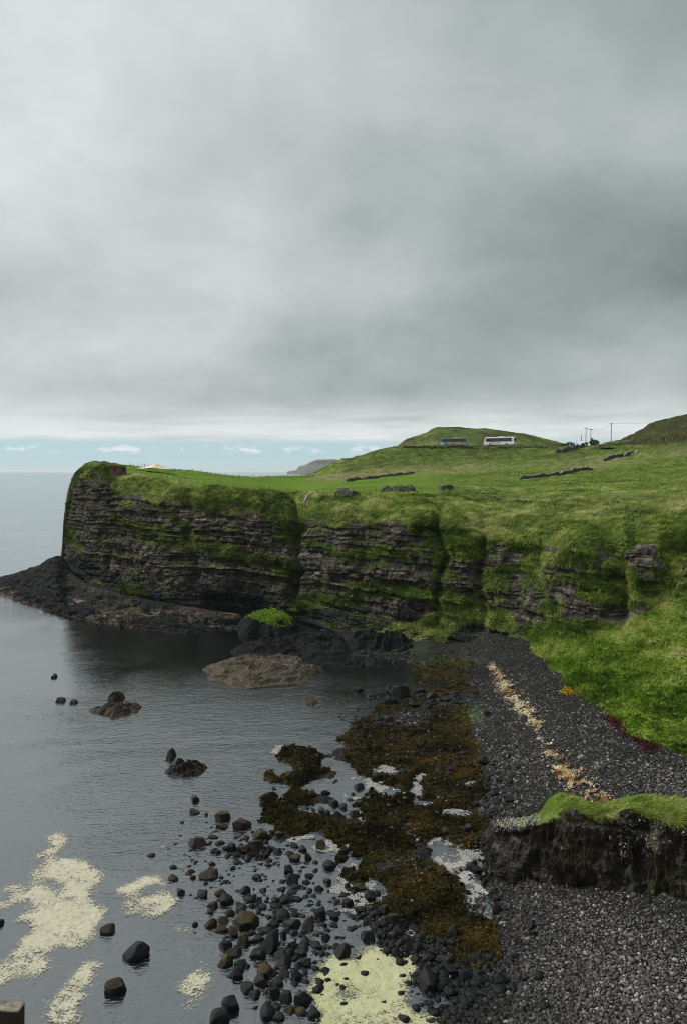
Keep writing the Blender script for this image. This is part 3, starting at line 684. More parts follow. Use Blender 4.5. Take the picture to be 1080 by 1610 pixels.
ISL = [(395, 1160, 13, 7, .55), (428, 1155, 12, 6, .4), (450, 1168, 22, 12, .55), (465, 1185, 32, 14, .7), (480, 1205, 22, 14, .55), (420, 1213, 14, 14, .6), (445, 1222, 26, 11, .4), (470, 1225, 22, 12, .5),
       (418, 1255, 14, 9, .6), (438, 1272, 26, 14, .7), (470, 1290, 30, 12, .6), (510, 1295, 34, 11, .5), (470, 1310, 22, 9, .4), (360, 1290, 14, 7, .3), (385, 1320, 34, 16, .5), (400, 1345, 24, 12, .4), (545, 1310, 30, 12, .3),
       (610, 1310, 50, 22, .3), (600, 1270, 40, 16, .3), (630, 1370, 60, 32, .3), (660, 1420, 45, 32, .3), (735, 1475, 35, 26, .3), (570, 1200, 26, 10, .2), (550, 1190, 20, 12, .3), (680, 1310, 40, 14, .25), (740, 1330, 30, 10, .15), (650, 1235, 50, 14, .25), (540, 1350, 18, 10, .2), (560, 1375, 30, 14, .18),
       (558, 1240, 22, 20, -.75), (612, 1210, 30, 8, -.7), (655, 1236, 14, 20, -.75), (612, 1244, 22, 8, -.7), (562, 1285, 20, 14, -.65), (714, 1278, 32, 7, -.7), (640, 1297, 9, 6, -.6), (738, 1231, 20, 7, -.7), (690, 1322, 14, 12, -.6), (600, 1268, 10, 6, -.5), (668, 1262, 16, 5, -.6), (452, 1207, 10, 7, -.5), (535, 1205, 18, 12, -.4), (600, 1400, 12, 14, -.4), (650, 1465, 18, 14, -.5), (720, 1545, 14, 10, -.3)]
def ground_h(x, y, detail=True):
    x = np.asarray(x, float); y = np.asarray(y, float); sh_ = x.shape
    u, v = to_px(np.stack([x, y, 0 * x], -1)); u = np.clip(u, -400, 1700); v = np.clip(v, 900, 1800)
    q = np.stack([u.ravel(), v.ravel()], -1) / 100
    out = np.empty(len(q))
    for i in range(0, len(q), 20000):
        qq = q[i:i + 20000]
        out[i:i + 20000] = tps(np.linalg.norm(qq[:, None] - CPX[None], axis=-1)) @ sol[:nn] + sol[nn] + qq @ sol[nn + 1:]
    h = out.reshape(sh_)
    h = np.clip(h, -8, 5)
    for (a, b, ra, rb, hh) in ISL:
        d = ((u - a) / ra) ** 2 + ((v - b) / rb) ** 2
        h = h + hh * 0.8 * np.exp(-d ** 1.5)
    if detail:
        flat = np.exp(-((h - 0.0) / 0.55) ** 2)
        h = h + flat * (0.40 * fbm(x, y, 0, 2.8, 4, 201, .6) + 0.08 * fbm(x, y, 0, 0.8, 2, 203)) + (1 - flat) * 0.12 * fbm(x, y, 0, 3, 3, 205)
    return h
bx = np.concatenate([np.linspace(-350, 240, 60, endpoint=False), np.linspace(240, 1120, 300, endpoint=False), np.linspace(1120, 1700, 40)]); byr = 31 * np.exp(np.linspace(0, math.log(235 / 31), 350))
BU, BY = np.meshgrid(bx, byr)
BX = (BU - CX) / FPX * BY
BZ = ground_h(BX, BY)
bpx, bpy_ = to_px(np.stack([BX, BY, BZ], -1))
wz = fbm(BX, BY, 0, 5, 4, 211)
def ell(cx, cy, rx, ry, u=None, v=None):
    return np.exp(-(((bpx if u is None else u) - cx) / rx) ** 2 - (((bpy_ if v is None else v) - cy) / ry) ** 2)
def weed_mask(u, v, x, y):
    wz_ = fbm(x, y, 0, 5, 4, 211)
    m = 0
    for e in ((460, 1190, 60, 55), (450, 1280, 55, 40), (390, 1325, 45, 25), (600, 1180, 80, 55), (700, 1170, 60, 50), (620, 1260, 90, 60), (700, 1300, 70, 40), (590, 1330, 80, 40), (650, 1400, 70, 60), (740, 1480, 50, 45), (640, 1060, 60, 20), (700, 1060, 40, 25), (720, 1220, 60, 50), (580, 1120, 40, 20), (560, 1160, 40, 30), (640, 1210, 80, 40), (520, 1300, 60, 30), (560, 1360, 50, 30), (690, 1440, 50, 50), (660, 1075, 90, 22), (600, 1100, 60, 20)):
        m = np.maximum(m, ell(*e, u, v))
    return sstep(0.25, 0.55, m + 0.25 * wz_)
bweed = weed_mask(bpx, bpy_, BX, BY)
bbed = 1 - sstep(-0.45, -0.1, BZ)
bmoss = np.maximum.reduce([ell(740, 1125, 20, 12), ell(700, 1040, 60, 8) * .5, ell(620, 1020, 60, 10) * .4])
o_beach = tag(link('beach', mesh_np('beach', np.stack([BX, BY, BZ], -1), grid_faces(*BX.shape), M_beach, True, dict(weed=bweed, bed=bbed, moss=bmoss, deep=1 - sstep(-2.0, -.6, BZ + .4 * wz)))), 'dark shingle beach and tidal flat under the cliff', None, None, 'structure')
# sea
def disc(name, z, rad, mat, seg=96, rings=(0.001, 0.01, 0.1, 1)):
    a = np.linspace(0, 2 * math.pi, seg, endpoint=False)
    vs = [np.array([[0, 100, z]])] + [np.stack([np.cos(a) * rad * r, 100 + np.sin(a) * rad * r, np.full(seg, z)], -1) for r in rings]
    v = np.concatenate(vs); f = []
    j = (np.arange(seg) + 1) % seg; i = np.arange(seg)
    f.append(np.stack([i + 1, j + 1, np.zeros(seg, int), np.zeros(seg, int)], -1))
    bm = bmesh.new(); bv = [bm.verts.new(p) for p in v]
    for q in range(seg): bm.faces.new((bv[0], bv[1 + q], bv[1 + (q + 1) % seg]))
    for r in range(len(rings) - 1):
        b0, b1 = 1 + r * seg, 1 + (r + 1) * seg
        for q in range(seg): bm.faces.new((bv[b0 + q], bv[b1 + q], bv[b1 + (q + 1) % seg], bv[b0 + (q + 1) % seg]))
    me = bpy.data.meshes.new(name); bm.to_mesh(me); bm.free(); me.materials.append(mat)
    return me
tag(link('sea', disc('sea', 0.0, 60000, M_sea)), 'grey rippled sea reaching to the horizon', None, None, 'structure')
M_bed = simple_mat('deep_sea_bed', (0.012, 0.015, 0.015), 0.9, 0.4, 0.1)  # dark base colour stands in for light absorbed by deep water
tag(link('sea_bed', disc('sea_bed', -9.0, 60000, M_bed)), 'dark sea floor under the water', None, None, 'structure')

# ---------------------------------------------------------------- ray casting on the land, for placing things
def bvh_of(obs):
    vs, fs = [], []
    for o in obs:
        off = len(vs); vs += [v.co.copy() for v in o.data.vertices]; fs += [tuple(i + off for i in p.vertices) for p in o.data.polygons]
    return BVHTree.FromPolygons(vs, fs)
BVH = bvh_of([o_head, o_hill, o_hill2])
def hit(px, py):
    d = Vector([float(c) for c in ray(px, py)]).normalized()
    h = BVH.ray_cast(Vector((0, 0, HCAM)), d)
    return h[0]
def drop(x, y, top=90.0):
    h = BVH.ray_cast(Vector((x, y, top)), Vector((0, 0, -1)))
    return h[0].z if h[0] is not None else None
def ground_at(px, py, Y):
    """the ground under the point seen at this pixel at this distance"""
    p = at_y(px, py, Y); z = drop(p[0], p[1]); return Vector((p[0], p[1], z if z is not None else p[2]))

# ================================================================ LOOSE COVER
def blades(name, p, n, tone, length, width, mat, label, wind=(0.75, -0.25, -0.05), stand=0.55, jitter=0.45):
    k = len(p)
    d = n * stand + np.array([0, 0, 0.35]) + np.array(wind) + rng.normal(0, jitter, (k, 3))
    d /= np.linalg.norm(d, axis=1, keepdims=True)
    side = np.cross(d, rng.normal(0, 1, (k, 3))); side /= np.linalg.norm(side, axis=1, keepdims=True) + 1e-9
    L = (length * rng.uniform(0.6, 1.35, k))[:, None]; W = (width * rng.uniform(0.6, 1.3, k))[:, None]
    b = p - n * 0.06
    mid = b + d * L * 0.55
    tip = b + d * L + np.array([0, 0, -0.22]) * L + np.array(wind) * L * 0.25
    v = np.stack([b - side * W, b + side * W, mid + side * W * 0.7, mid - side * W * 0.7, tip], 1).reshape(-1, 3)
    i = np.arange(k)[:, None] * 5
    f = np.concatenate([i + np.array([[0, 1, 2]]), i + np.array([[0, 2, 3]]), i + np.array([[3, 2, 4]])])
    o = link(name, mesh_np(name, v, f, mat, True, dict(tone=np.repeat(tone, 5))))
    return tag(o, label, None, None, 'stuff')
def pick(mask, count):
    idx = np.flatnonzero(mask.ravel()); s = rng.choice(idx, count, replace=len(idx) < count)
    du = (V2[:, 1:] - V2[:, :-1]).reshape(-1, 3)
    p = V2.reshape(-1, 3)[s] + rng.normal(0, 0.07, (count, 3)) * np.array([1, 1, .3])
    return s, p, N2.reshape(-1, 3)[s]
infr = (PXp > -40) & (PXp < 1160)
tone_f = 0.50 + 0.36 * fbm(X, Y, Z, 8, 3, 301) + 0.30 * fbm(X + .5 * Y, Y * .6, Z, 2.0, 3, 303) - 0.42 * heath + 0.30 * dry
def tones(s, add=0.0, var=0.09):
    q = V2.reshape(-1, 3)[s]; q = q + .35 * np.stack([fbm(q[:, 0], q[:, 1], q[:, 2], 1.0, 2, 305 + k) for k in range(3)], -1)
    ci = np.floor(q / np.array([1.1, .8, .8])).astype(np.int64)
    return np.clip(tone_f.ravel()[s] + add + .42 * (_h(ci[:, 0], ci[:, 1], ci[:, 2], 77) - .5) + rng.normal(0, var, len(s)), 0, 1)
s, p, n = pick(infr & (TT > 1.9) & (TT < 3.25) & (veg > .6) & (PX > 104), 70000)
blades('grass', p, n, tones(s, .06), 0.75, 0.055, M_blade, 'long wind-blown grass hanging over the cliff brow')
s, p, n = pick(infr & (TT <= 1.95) & (veg > .55) & ((PX <= 830) | (TT > 1)), 65000)
blades('grass', p, n, np.clip(tones(s, -.17) + .16 * sstep(540, 680, PX.ravel()[s]), 0, 1), 0.65, 0.05, M_blade, 'dark grass tufts growing on the cliff ledges', wind=(0.2, -0.35, -0.35))
s, p, n = pick(infr & (TT < 1.02) & (PX > 835), 60000)
blades('grass', p, n, tones(s, .08, .16), 0.95, 0.05, M_slope, 'bright green grass on the slope above the shingle', wind=(0.25, -0.75, -0.25), stand=0.4)
s, p, n = pick(infr & (TT > 3.0) & (TT < 6.1) & ((PX > 500) | (TT > 5.5) & (PX > 190)) & (lush < .7), 30000)
blades('grass', p, n, tones(s, .03), 0.55, 0.07, M_blade, 'tufted rough grass on the upper hillside')

# shingle
def ico(sub):
    bm = bmesh.new(); bmesh.ops.create_icosphere(bm, subdivisions=sub, radius=1.0)
    v = np.array([x.co[:] for x in bm.verts]); f = np.array([[q.index for q in y.verts] for y in bm.faces]); bm.free(); return v, f
def pebbles(pts, rad, tone, sub):
    bv, bf = ico(sub); k = len(pts); m = len(bv)
    sc = np.stack([rng.uniform(.8, 1.3, k), rng.uniform(.65, 1.05, k), rng.uniform(.45, .8, k)], -1) * rad[:, None]
    jit = 1 + rng.normal(0, 0.10, (k, m, 1))
    v = bv[None] * jit * sc[:, None]
    a = rng.uniform(0, 6.283, k); t = rng.normal(0, .35, k)
    ca, sa, ct, st = np.cos(a)[:, None], np.sin(a)[:, None], np.cos(t)[:, None], np.sin(t)[:, None]
    x, y, z = v[..., 0], v[..., 1], v[..., 2]
    y, z = y * ct - z * st, y * st + z * ct
    x, y = x * ca - y * sa, x * sa + y * ca
    v = np.stack([x, y, z], -1) + pts[:, None]
    f = bf[None] + (np.arange(k) * m)[:, None, None]
    return v.reshape(-1, 3), f.reshape(-1, 3), np.repeat(tone, m)
def sample_ground(n, u0, u1, v0, v1):
    u = rng.uniform(u0, u1, n); v = rng.uniform(v0, v1, n)
    p = at_z(u, v, np.zeros(n)); z = ground_h(p[:, 0], p[:, 1])
    for _ in range(2):
        p = at_z(u, v, z); z = ground_h(p[:, 0], p[:, 1])
    p[:, 2] = z
    return u, v, p
u, v, p = sample_ground(95000, 560, 1130, 1005, 1660)
wm = weed_mask(u, v, p[:, 0], p[:, 1])
keep = (p[:, 2] > 0.18 + 0.12 * rng.normal(0, 1, len(u))) & ((wm < .5) | (rng.uniform(0, 1, len(u)) < .10))
keep &= ~((v > 1265) & (v < 1395) & (u > 880) & (rng.uniform(0, 1, len(u)) < .7))
u, v, p, wm = u[keep], v[keep], p[keep], wm[keep]
dist = np.linalg.norm(p - np.array([0, 0, HCAM]), axis=1)
big = np.exp(rng.normal(0, .32, len(u)))
rad = 0.092 * big * np.where(p[:, 2] < .9, 1.35, 1.0) * np.where(v > 1400, 0.80, 1.0)
tn = 0.16 + np.abs(rng.normal(0, .30, len(u))) + np.where(v < 1265, .11, 0) + 0.12 * fbm(p[:, 0], p[:, 1], 0, 4, 2, 311) + np.where((v > 1400) & (u > 800), 0.12 * sstep(790, 900, u), 0) + np.where((p[:, 2] < .8), -.20, 0) + np.where(rng.uniform(0, 1, len(u)) < .035, .4, 0)
tn = np.clip(tn, 0, 1)
near = v > 1330
for q, sub in ((near, 1), (~near, 1)):
    q_ = np.flatnonzero(q)[: (17000 if q is near else 27000)]
    vv, ff, tt_ = pebbles(p[q_] + np.stack([0 * q_, 0 * q_, rad[q_] * .3], -1), rad[q_], tn[q_], sub)
    tag(link('shingle', mesh_np('shingle', vv, ff, M_pebble, True, dict(tone=tt_))), 'dark grey shingle at the near end of the beach' if q is near else 'dark grey shingle on the upper beach below the grass slope', None, None, 'stuff')

# seaweed on the tidal flat
M_frond = blade_mat('seaweed_fronds', [(0.0, (0.007, 0.007, 0.004)), (0.35, (0.024, 0.023, 0.009)), (0.6, (0.046, 0.036, 0.013)), (0.85, (0.080, 0.047, 0.014)), (1.0, (0.18, 0.11, 0.02))])
def flakes(name, p, size, tone, mat, label, tilt=.35, kind='stuff'):
    k = len(p); a = rng.uniform(0, 6.283, k); t = rng.normal(0, tilt, (k, 2))
    e1 = np.stack([np.cos(a), np.sin(a), t[:, 0]], -1); e2 = np.stack([-np.sin(a), np.cos(a), t[:, 1]], -1)
    L = size[:, None]; W = L * rng.uniform(.35, .7, (k, 1))
    vv = np.stack([p - e1 * L, p - e2 * W + np.array([0, 0, .03]), p + e1 * L, p + e2 * W + np.array([0, 0, .03])], 1)
    vv[:, 1, 2] += .04; i = np.arange(k)[:, None] * 4
    f = np.concatenate([i + np.array([[0, 1, 3]]), i + np.array([[1, 2, 3]])])
    o = link(name, mesh_np(name, vv.reshape(-1, 3), f, mat, False, dict(tone=np.repeat(tone, 4))))
    return tag(o, label, None, None, kind)
u, v, p = sample_ground(110000, 360, 830, 1010, 1560)
wm = weed_mask(u, v, p[:, 0], p[:, 1])
q = (wm > .45) & (p[:, 2] > -.02)
u, v, p = u[q][:65000], v[q][:65000], p[q][:65000]
tn = np.clip(.36 + .36 * fbm(p[:, 0], p[:, 1], 0, 3.0, 4, 321) + .10 * sstep(560, 700, u) + rng.normal(0, .13, len(u)) + .22 * np.exp(-((u - 665) / 30) ** 2 - ((v - 1395) / 22) ** 2) + .12 * np.exp(-((u - 740) / 40) ** 2 - ((v - 1155) / 35) ** 2), 0, 1)
flakes('seaweed', p + np.array([0, 0, .05]), rng.uniform(.09, .24, len(u)), tn, M_frond, 'brown and olive seaweed covering the tidal flat', .5)
# wrack line of dried weed
M_wrack = blade_mat('dry_wrack', [(0.0, (0.09, 0.03, 0.02)), (0.25, (0.22, 0.10, 0.04)), (0.5, (0.42, 0.30, 0.14)), (0.8, (0.62, 0.52, 0.32)), (1.0, (0.74, 0.68, 0.52))])
wp = np.array([(772, 1046), (786, 1072), (806, 1098), (830, 1125), (850, 1146), (862, 1175), (878, 1208), (900, 1228), (922, 1246), (950, 1266)], float)
wwd = np.array([6, 10, 15, 13, 6, 9, 15, 20, 17, 14.])
wden = np.array([1, 1.2, 1.6, 1.4, .35, .4, 1.3, 1.8, 1.6, 1.0])
tq = rng.choice(np.linspace(0, 9, 400), 6500, p=np.interp(np.linspace(0, 9, 400), range(10), wden) / np.interp(np.linspace(0, 9, 400), range(10), wden).sum()) + rng.uniform(0, .03, 6500)
uu = np.interp(tq, range(10), wp[:, 0]) + rng.normal(0, 1, 6500) * np.interp(tq, range(10), wwd) * .6
vv_ = np.interp(tq, range(10), wp[:, 1]) + rng.normal(0, 1, 6500) * np.interp(tq, range(10), wwd) * .42
def lift(u, v, dz_=.2):
    z = np.full(len(u), 2.0)
    for _ in range(4):
        p = at_z(u, v, z); z = ground_h(p[:, 0], p[:, 1])
    p = at_z(u, v, z); p[:, 2] = z + dz_; return p
pw = lift(uu, vv_, .20)
q = fbm(pw[:, 0], pw[:, 1], 0, .9, 4, 331, .7) > -.10
flakes('driftweed', pw[q], rng.uniform(.05, .14, q.sum()), np.clip(.72 + .25 * rng.normal(0, 1, q.sum()) + .55 * fbm(pw[q][:, 0], pw[q][:, 1], 0, 1.6, 3, 333), 0, 1), M_wrack, 'pale dried seaweed in a strand line along the shingle', .45)
M_kelp = blade_mat('yellow_kelp', [(0, (0.09, 0.05, 0.01)), (.5, (0.30, 0.19, 0.02)), (1, (0.46, 0.32, 0.05))])
uu = np.concatenate([rng.normal(890, 5, 120), rng.normal(907, 9, 260)]); vv_ = np.concatenate([rng.normal(1089, 2.5, 120), rng.normal(1086, 4, 260)])
flakes('kelp', lift(uu, vv_, .22), rng.uniform(.10, .3, 380), rng.uniform(0, 1, 380), M_kelp, 'heap of yellow kelp on the shingle beside the grass slope', .5)
uu = rng.normal(0, 1, 900); ta = rng.uniform(0, 1, 900)
uu, vv_ = 955 + 75 * ta + uu * 7, 1128 + 52 * ta + rng.normal(0, 4, 900)
M_redw = blade_mat('red_weed', [(0, (0.02, 0.008, 0.008)), (1, (0.085, 0.026, 0.022))])
flakes('seaweed', lift(uu, vv_, .2), rng.uniform(.10, .22, 900), rng.uniform(0, 1, 900), M_redw, 'dark red weed along the foot of the green slope', .5)
# pale barnacled rubbish and shells on the black rocks
# ---------------------------------------------------------------- foam
def in_poly(x, y, poly):
    inside = np.zeros(x.shape, bool); n_ = len(poly)
    for i in range(n_):
        x1, y1_ = poly[i]; x2, y2_ = poly[(i + 1) % n_]
        c = ((y1_ > y) != (y2_ > y)) & (x < (x2 - x1) * (y - y1_) / (y2_ - y1_ + 1e-12) + x1)
        inside ^= c
    return inside
def foam(name, poly, ox, oy, k, mat, label, cat='foam', holes=(), patch=-9.0, cell=.085, warp=.6, soft=1.1, seed=400, sc=1.2, group=None, kind=None):
    pp = [(ox + a / k, oy + b / k) for a, b in poly]
    w3 = at_z([a for a, b in pp], [b for a, b in pp], np.zeros(len(pp)))
    hs = [(at_z(ox + a / k, oy + b / k, 0.0), abs(at_z(ox + (a + ra) / k, oy + b / k, 0.0)[0] - at_z(ox + a / k, oy + b / k, 0.0)[0]), abs(at_z(ox + a / k, oy + (b + rb) / k, 0.0)[1] - at_z(ox + a / k, oy + b / k, 0.0)[1])) for a, b, ra, rb in holes]
    x0, x1 = w3[:, 0].min() - 1, w3[:, 0].max() + 1; ya, yb = w3[:, 1].min() - 1, w3[:, 1].max() + 1
    gx, gy = np.meshgrid(np.arange(x0, x1, cell), np.arange(ya, yb, cell))
    wx = gx + warp * fbm(gx, gy, 0, 1.5, 5, seed, .62); wy = gy + warp * fbm(gx, gy, 3, 1.5, 5, seed + 7, .62)
    m = in_poly(wx, wy, [tuple(a[:2]) for a in w3]).astype(float)
    for c, ra, rb in hs:
        m *= ((wx - c[0]) / ra) ** 2 + ((wy - c[1]) / rb) ** 2 > 1
    kr = max(3, int(soft / cell)); kk = np.ones(kr) / kr
    for _ in range(2):
        m = np.apply_along_axis(lambda a_: np.convolve(a_, kk, 'same'), 0, m); m = np.apply_along_axis(lambda a_: np.convolve(a_, kk, 'same'), 1, m)
    cov = .52 * m + .24 * fbm(gx, gy, 0, 1.2, 6, seed + 13, .8) - .22 * sstep(-.1, .5, -fbm(gx, gy, 0, sc, 3, seed + 11) + patch + .5)
    m = cov > .12
    nr_, nc_ = gx.shape
    f = grid_faces(nr_, nc_); mm = m.ravel(); kp = mm[f].sum(1) >= 3; f = f[kp]
    cnt = np.zeros(nr_ * nc_); np.add.at(cnt, f.ravel(), 1)
    gz = np.maximum(0.0, ground_h(gx, gy, True) if kind != 'water' else 0 * gx)
    gz = np.where(gz > .02, gz + .02, 0).ravel()
    z = gz + np.where(cnt >= 4, .035 + .03 * fbm(gx, gy, 0, .5, 3, seed + 3).ravel(), -.012)
    used = np.flatnonzero(cnt > 0); rm = np.full(nr_ * nc_, -1); rm[used] = np.arange(len(used))
    o = link(name, mesh_np(name, np.stack([gx.ravel(), gy.ravel(), z], -1)[used], rm[f], mat, True, dict(cov=cov.ravel()[used])))
    return tag(o, label, cat, group) if kind is None else tag(o, label, None, None, kind)
foam('foam_raft', [(350, 45), (380, 75), (370, 170), (345, 215), (440, 200), (455, 250), (570, 285), (550, 400), (470, 430), (460, 470), (620, 490), (600, 560), (530, 620), (470, 740), (310, 740), (270, 800), (215, 910), (100, 905), (0, 950), (-200, 1040), (-200, 830), (0, 790), (110, 690), (150, 630), (60, 575), (150, 530), (130, 450), (60, 490), (0, 500), (-100, 520), (-100, 440), (0, 420), (60, 370), (130, 330), (190, 270), (140, 230), (240, 180), (230, 100)],
     0, 1290, 3.6, M_foam, 'largest cream foam raft, sprawling over the water at lower left', holes=[(290, 378, 60, 30), (285, 155, 25, 13), (165, 345, 50, 25), (20, 445, 40, 25), (220, 235, 50, 25)], seed=410)
foam('foam_raft', [(590, 400), (700, 370), (850, 320), (930, 350), (1000, 460), (960, 550), (840, 565), (720, 540), (690, 490), (720, 430), (640, 415)], 0, 1290, 3.6, M_foam, 'cream foam raft with an oval hole, beside the boulder field', holes=[(850, 400, 50, 30), (800, 515, 35, 18)], seed=430)
foam('foam_raft', [(520, 780), (580, 830), (510, 900), (530, 980), (490, 1050), (440, 1160), (230, 1250), (240, 1150), (270, 1050), (250, 970), (390, 930), (390, 870), (460, 800)], 0, 1290, 3.6, M_foam, 'ragged cream foam raft at the bottom edge left of centre', patch=-.42, seed=440)
foam('foam_raft', [(545, 300), (570, 335), (605, 370), (560, 378), (505, 345), (540, 330)], 0, 1290, 2, M_foam, 'small hook-shaped scrap of cream foam', patch=-.3, seed=450)
foam('foam_raft', [(600, 400), (665, 420), (655, 445), (570, 445), (560, 425)], 0, 1290, 2, M_foam, 'broken scrap of cream foam left of the densest boulders', patch=-.05, seed=460, sc=.6, kind='stuff')
foam('foam_raft', [(570, 490), (620, 470), (665, 480), (678, 520), (640, 560), (600, 575), (570, 612), (522, 605), (560, 560)], 0, 1290, 2, M_foam, 'pale yellow foam patch floating left of the bottom boulders', patch=-.45, seed=470)
foam('foam_raft', [(480, 560), (525, 535), (520, 560), (490, 572)], 0, 1290, 2, M_foam, 'tiny cream foam scrap beside the yellow patch', patch=-.4, seed=480)
foam('foam_raft', [(500, 745), (640, 700), (640, 740), (560, 755)], 0, 1290, 3.6, M_foam, 'thin cream foam scrap behind the angular black rock', patch=-.2, seed=485, sc=.6, kind='stuff')
foam('algae_pool', [(430, 270), (560, 255), (650, 270), (690, 330), (780, 350), (790, 420), (690, 480), (720, 540), (740, 620), (820, 650), (900, 700), (920, 800), (230, 820), (220, 640), (160, 560), (150, 480), (180, 400), (190, 330), (310, 320), (420, 340)],
     440, 1410, 3.6, M_scum, 'yellow-green scum filling the pool at bottom centre', cat='algae', seed=490, holes=[(440, 535, 40, 22), (335, 520, 12, 8), (480, 478, 18, 9)])
foam('foam_sheet', [(850, 390), (900, 340), (990, 320), (1090, 400), (1110, 520), (1170, 640), (1190, 760), (1200, 830), (1090, 780), (1000, 680), (930, 620), (890, 540), (830, 430)], 440, 1230, 3.6, M_white, 'white foam flecks over the shallow pool beside the seaweed', patch=-.12, seed=500, sc=.8)
foam('foam_sheet', [(850, 400), (900, 430), (920, 480), (860, 530), (920, 580), (850, 620), (760, 610), (740, 660), (690, 650), (760, 540), (750, 500), (820, 480)], 640, 1410, 5.4, M_white, 'cream puddle of foam between seaweed and shingle', patch=-.3, seed=510, sc=.7)
foam('foam_sheet', [(570, 620), (620, 610), (650, 670), (570, 690), (540, 660)], 640, 1410, 5.4, M_white, 'small cream foam puddle behind the tall black boulder', patch=-.5, seed=520)
# thin foam among the weed; its white also paints sky reflected in the pools
gx, gy = np.meshgrid(np.arange(-14, 18, .13), np.arange(48, 92, .13))
uu, vv_ = to_px(np.stack([gx, gy, 0 * gx], -1)); gh = ground_h(gx, gy)
dens = np.maximum.reduce([np.exp(-(((uu - a) / ra) ** 2 + ((vv_ - b) / rb) ** 2)) for a, b, ra, rb in ((620, 1230, 60, 18), (700, 1270, 50, 16), (640, 1300, 50, 14), (590, 1280, 40, 18), (520, 1330, 40, 14), (690, 1320, 50, 14), (740, 1345, 30, 12), (560, 1190, 30, 8), (640, 1470, 30, 20), (670, 1470, 18, 14), (440, 1180, 30, 14), (470, 1320, 30, 10), (560, 1400, 50, 40), (600, 1335, 50, 14), (558, 1240, 22, 20), (612, 1210, 30, 9), (655, 1236, 16, 20), (714, 1278, 32, 9), (738, 1231, 22, 9))])
mk = (gh < .03) & (gh > -.4) & (dens + .45 * fbm(gx, gy, 0, .9, 4, 530, .6) > .60)
f = grid_faces(*gx.shape); f = f[mk.ravel()[f].sum(1) >= 3]
used, inv_ = np.unique(f, return_inverse=True)
tag(link('foam_and_sky_sheen', mesh_np('foam_and_sky_sheen', np.stack([gx.ravel(), gy.ravel(), .018 + .01 * fbm(gx, gy, 0, .4, 2, 533).ravel()], -1)[used], inv_.reshape(-1, 4), M_white, True, dict(cov=np.full(len(used), .40)))), 'thin white foam and painted sky sheen between the seaweed clumps', None, None, 'stuff')

# ================================================================ ROCKS
def boulder_mesh(seed, mat, sub=4):
    r_ = np.random.default_rng(seed); v, f = ico(sub)
    v = v.copy()
    for _ in range(14):                                  # flat facets
        d = r_.normal(0, 1, 3); d /= np.linalg.norm(d); c = r_.uniform(.46, .78)
        h = v @ d; v -= np.outer(np.maximum(h - c, 0) * .93, d)
    v *= (1 + .07 * fbm(v[:, 0] + seed, v[:, 1], v[:, 2], .9, 3, seed))[:, None]
    v /= np.abs(v).max(0)
    me = mesh_np('boulder', v, f, mat, True); return me
BM = {m.name: [boulder_mesh(600 + i, m) for i in range(9)] for m in (M_basalt, M_weedy, M_brown, M_pale)}
rocks = []
def addr(ox, oy, k, lst):
    for r_ in lst:
        x, y, w_, h_ = ox + r_[0] / k, oy + r_[1] / k, r_[2] / k, r_[3] / k
        t = r_[4] if len(r_) > 4 else None
        if any(abs(x - q[0]) < .42 * min(w_, q[2]) and abs(y - q[1]) < .42 * min(h_, q[3]) for q in rocks): continue
        rocks.append((x, y, w_, h_, t))
addr(240, 1230, 4, [(268, 112, 65, 65, 'w'), (265, 193, 85, 55, 'w'), (340, 212, 35, 40, 'w'), (435, 225, 115, 80, 'w'), (430, 285, 90, 60, 'w'), (565, 275, 120, 95, 'w'), (275, 395, 125, 85, 'b'), (685, 340, 115, 80, 'w'), (490, 420, 75, 85), (410, 445, 60, 45), (380, 350, 70, 45, 'b'), (370, 290, 30, 25), (790, 335, 70, 50, 'w'), (365, 585, 140, 90, 'b'), (440, 645, 36, 26), (340, 640, 36, 35), (130, 540, 60, 35), (135, 612, 75, 55, 'b'), (178, 697, 62, 60), (318, 710, 82, 80), (240, 568, 65, 40, 'b'), (660, 608, 70, 48), (700, 685, 52, 52), (578, 690, 75, 65), (665, 742, 48, 36), (430, 705, 80, 55, 'w'), (470, 750, 100, 90), (820, 685, 34, 40), (880, 697, 70, 38), (770, 722, 36, 22), (912, 745, 62, 42), (980, 595, 65, 55), (970, 637, 60, 45), (870, 620, 95, 90), (855, 560, 75, 75), (1020, 508, 50, 36), (945, 430, 60, 55), (890, 405, 70, 50), (975, 480, 60, 70), (900, 490, 80, 60, 'w'), (790, 440, 60, 70), (1050, 678, 60, 55), (1050, 410, 80, 85, 'w'), (1005, 82, 75, 65, 'w'), (1065, 185, 50, 60, 'w'), (970, 168, 45, 25), (765, 45, 40, 40, 'b'), (730, 430, 50, 60), (640, 410, 120, 90, 'w'), (560, 430, 90, 80, 'w'), (535, 465, 60, 50, 'b'), (510, 545, 45, 40), (1050, 760, 45, 28)])
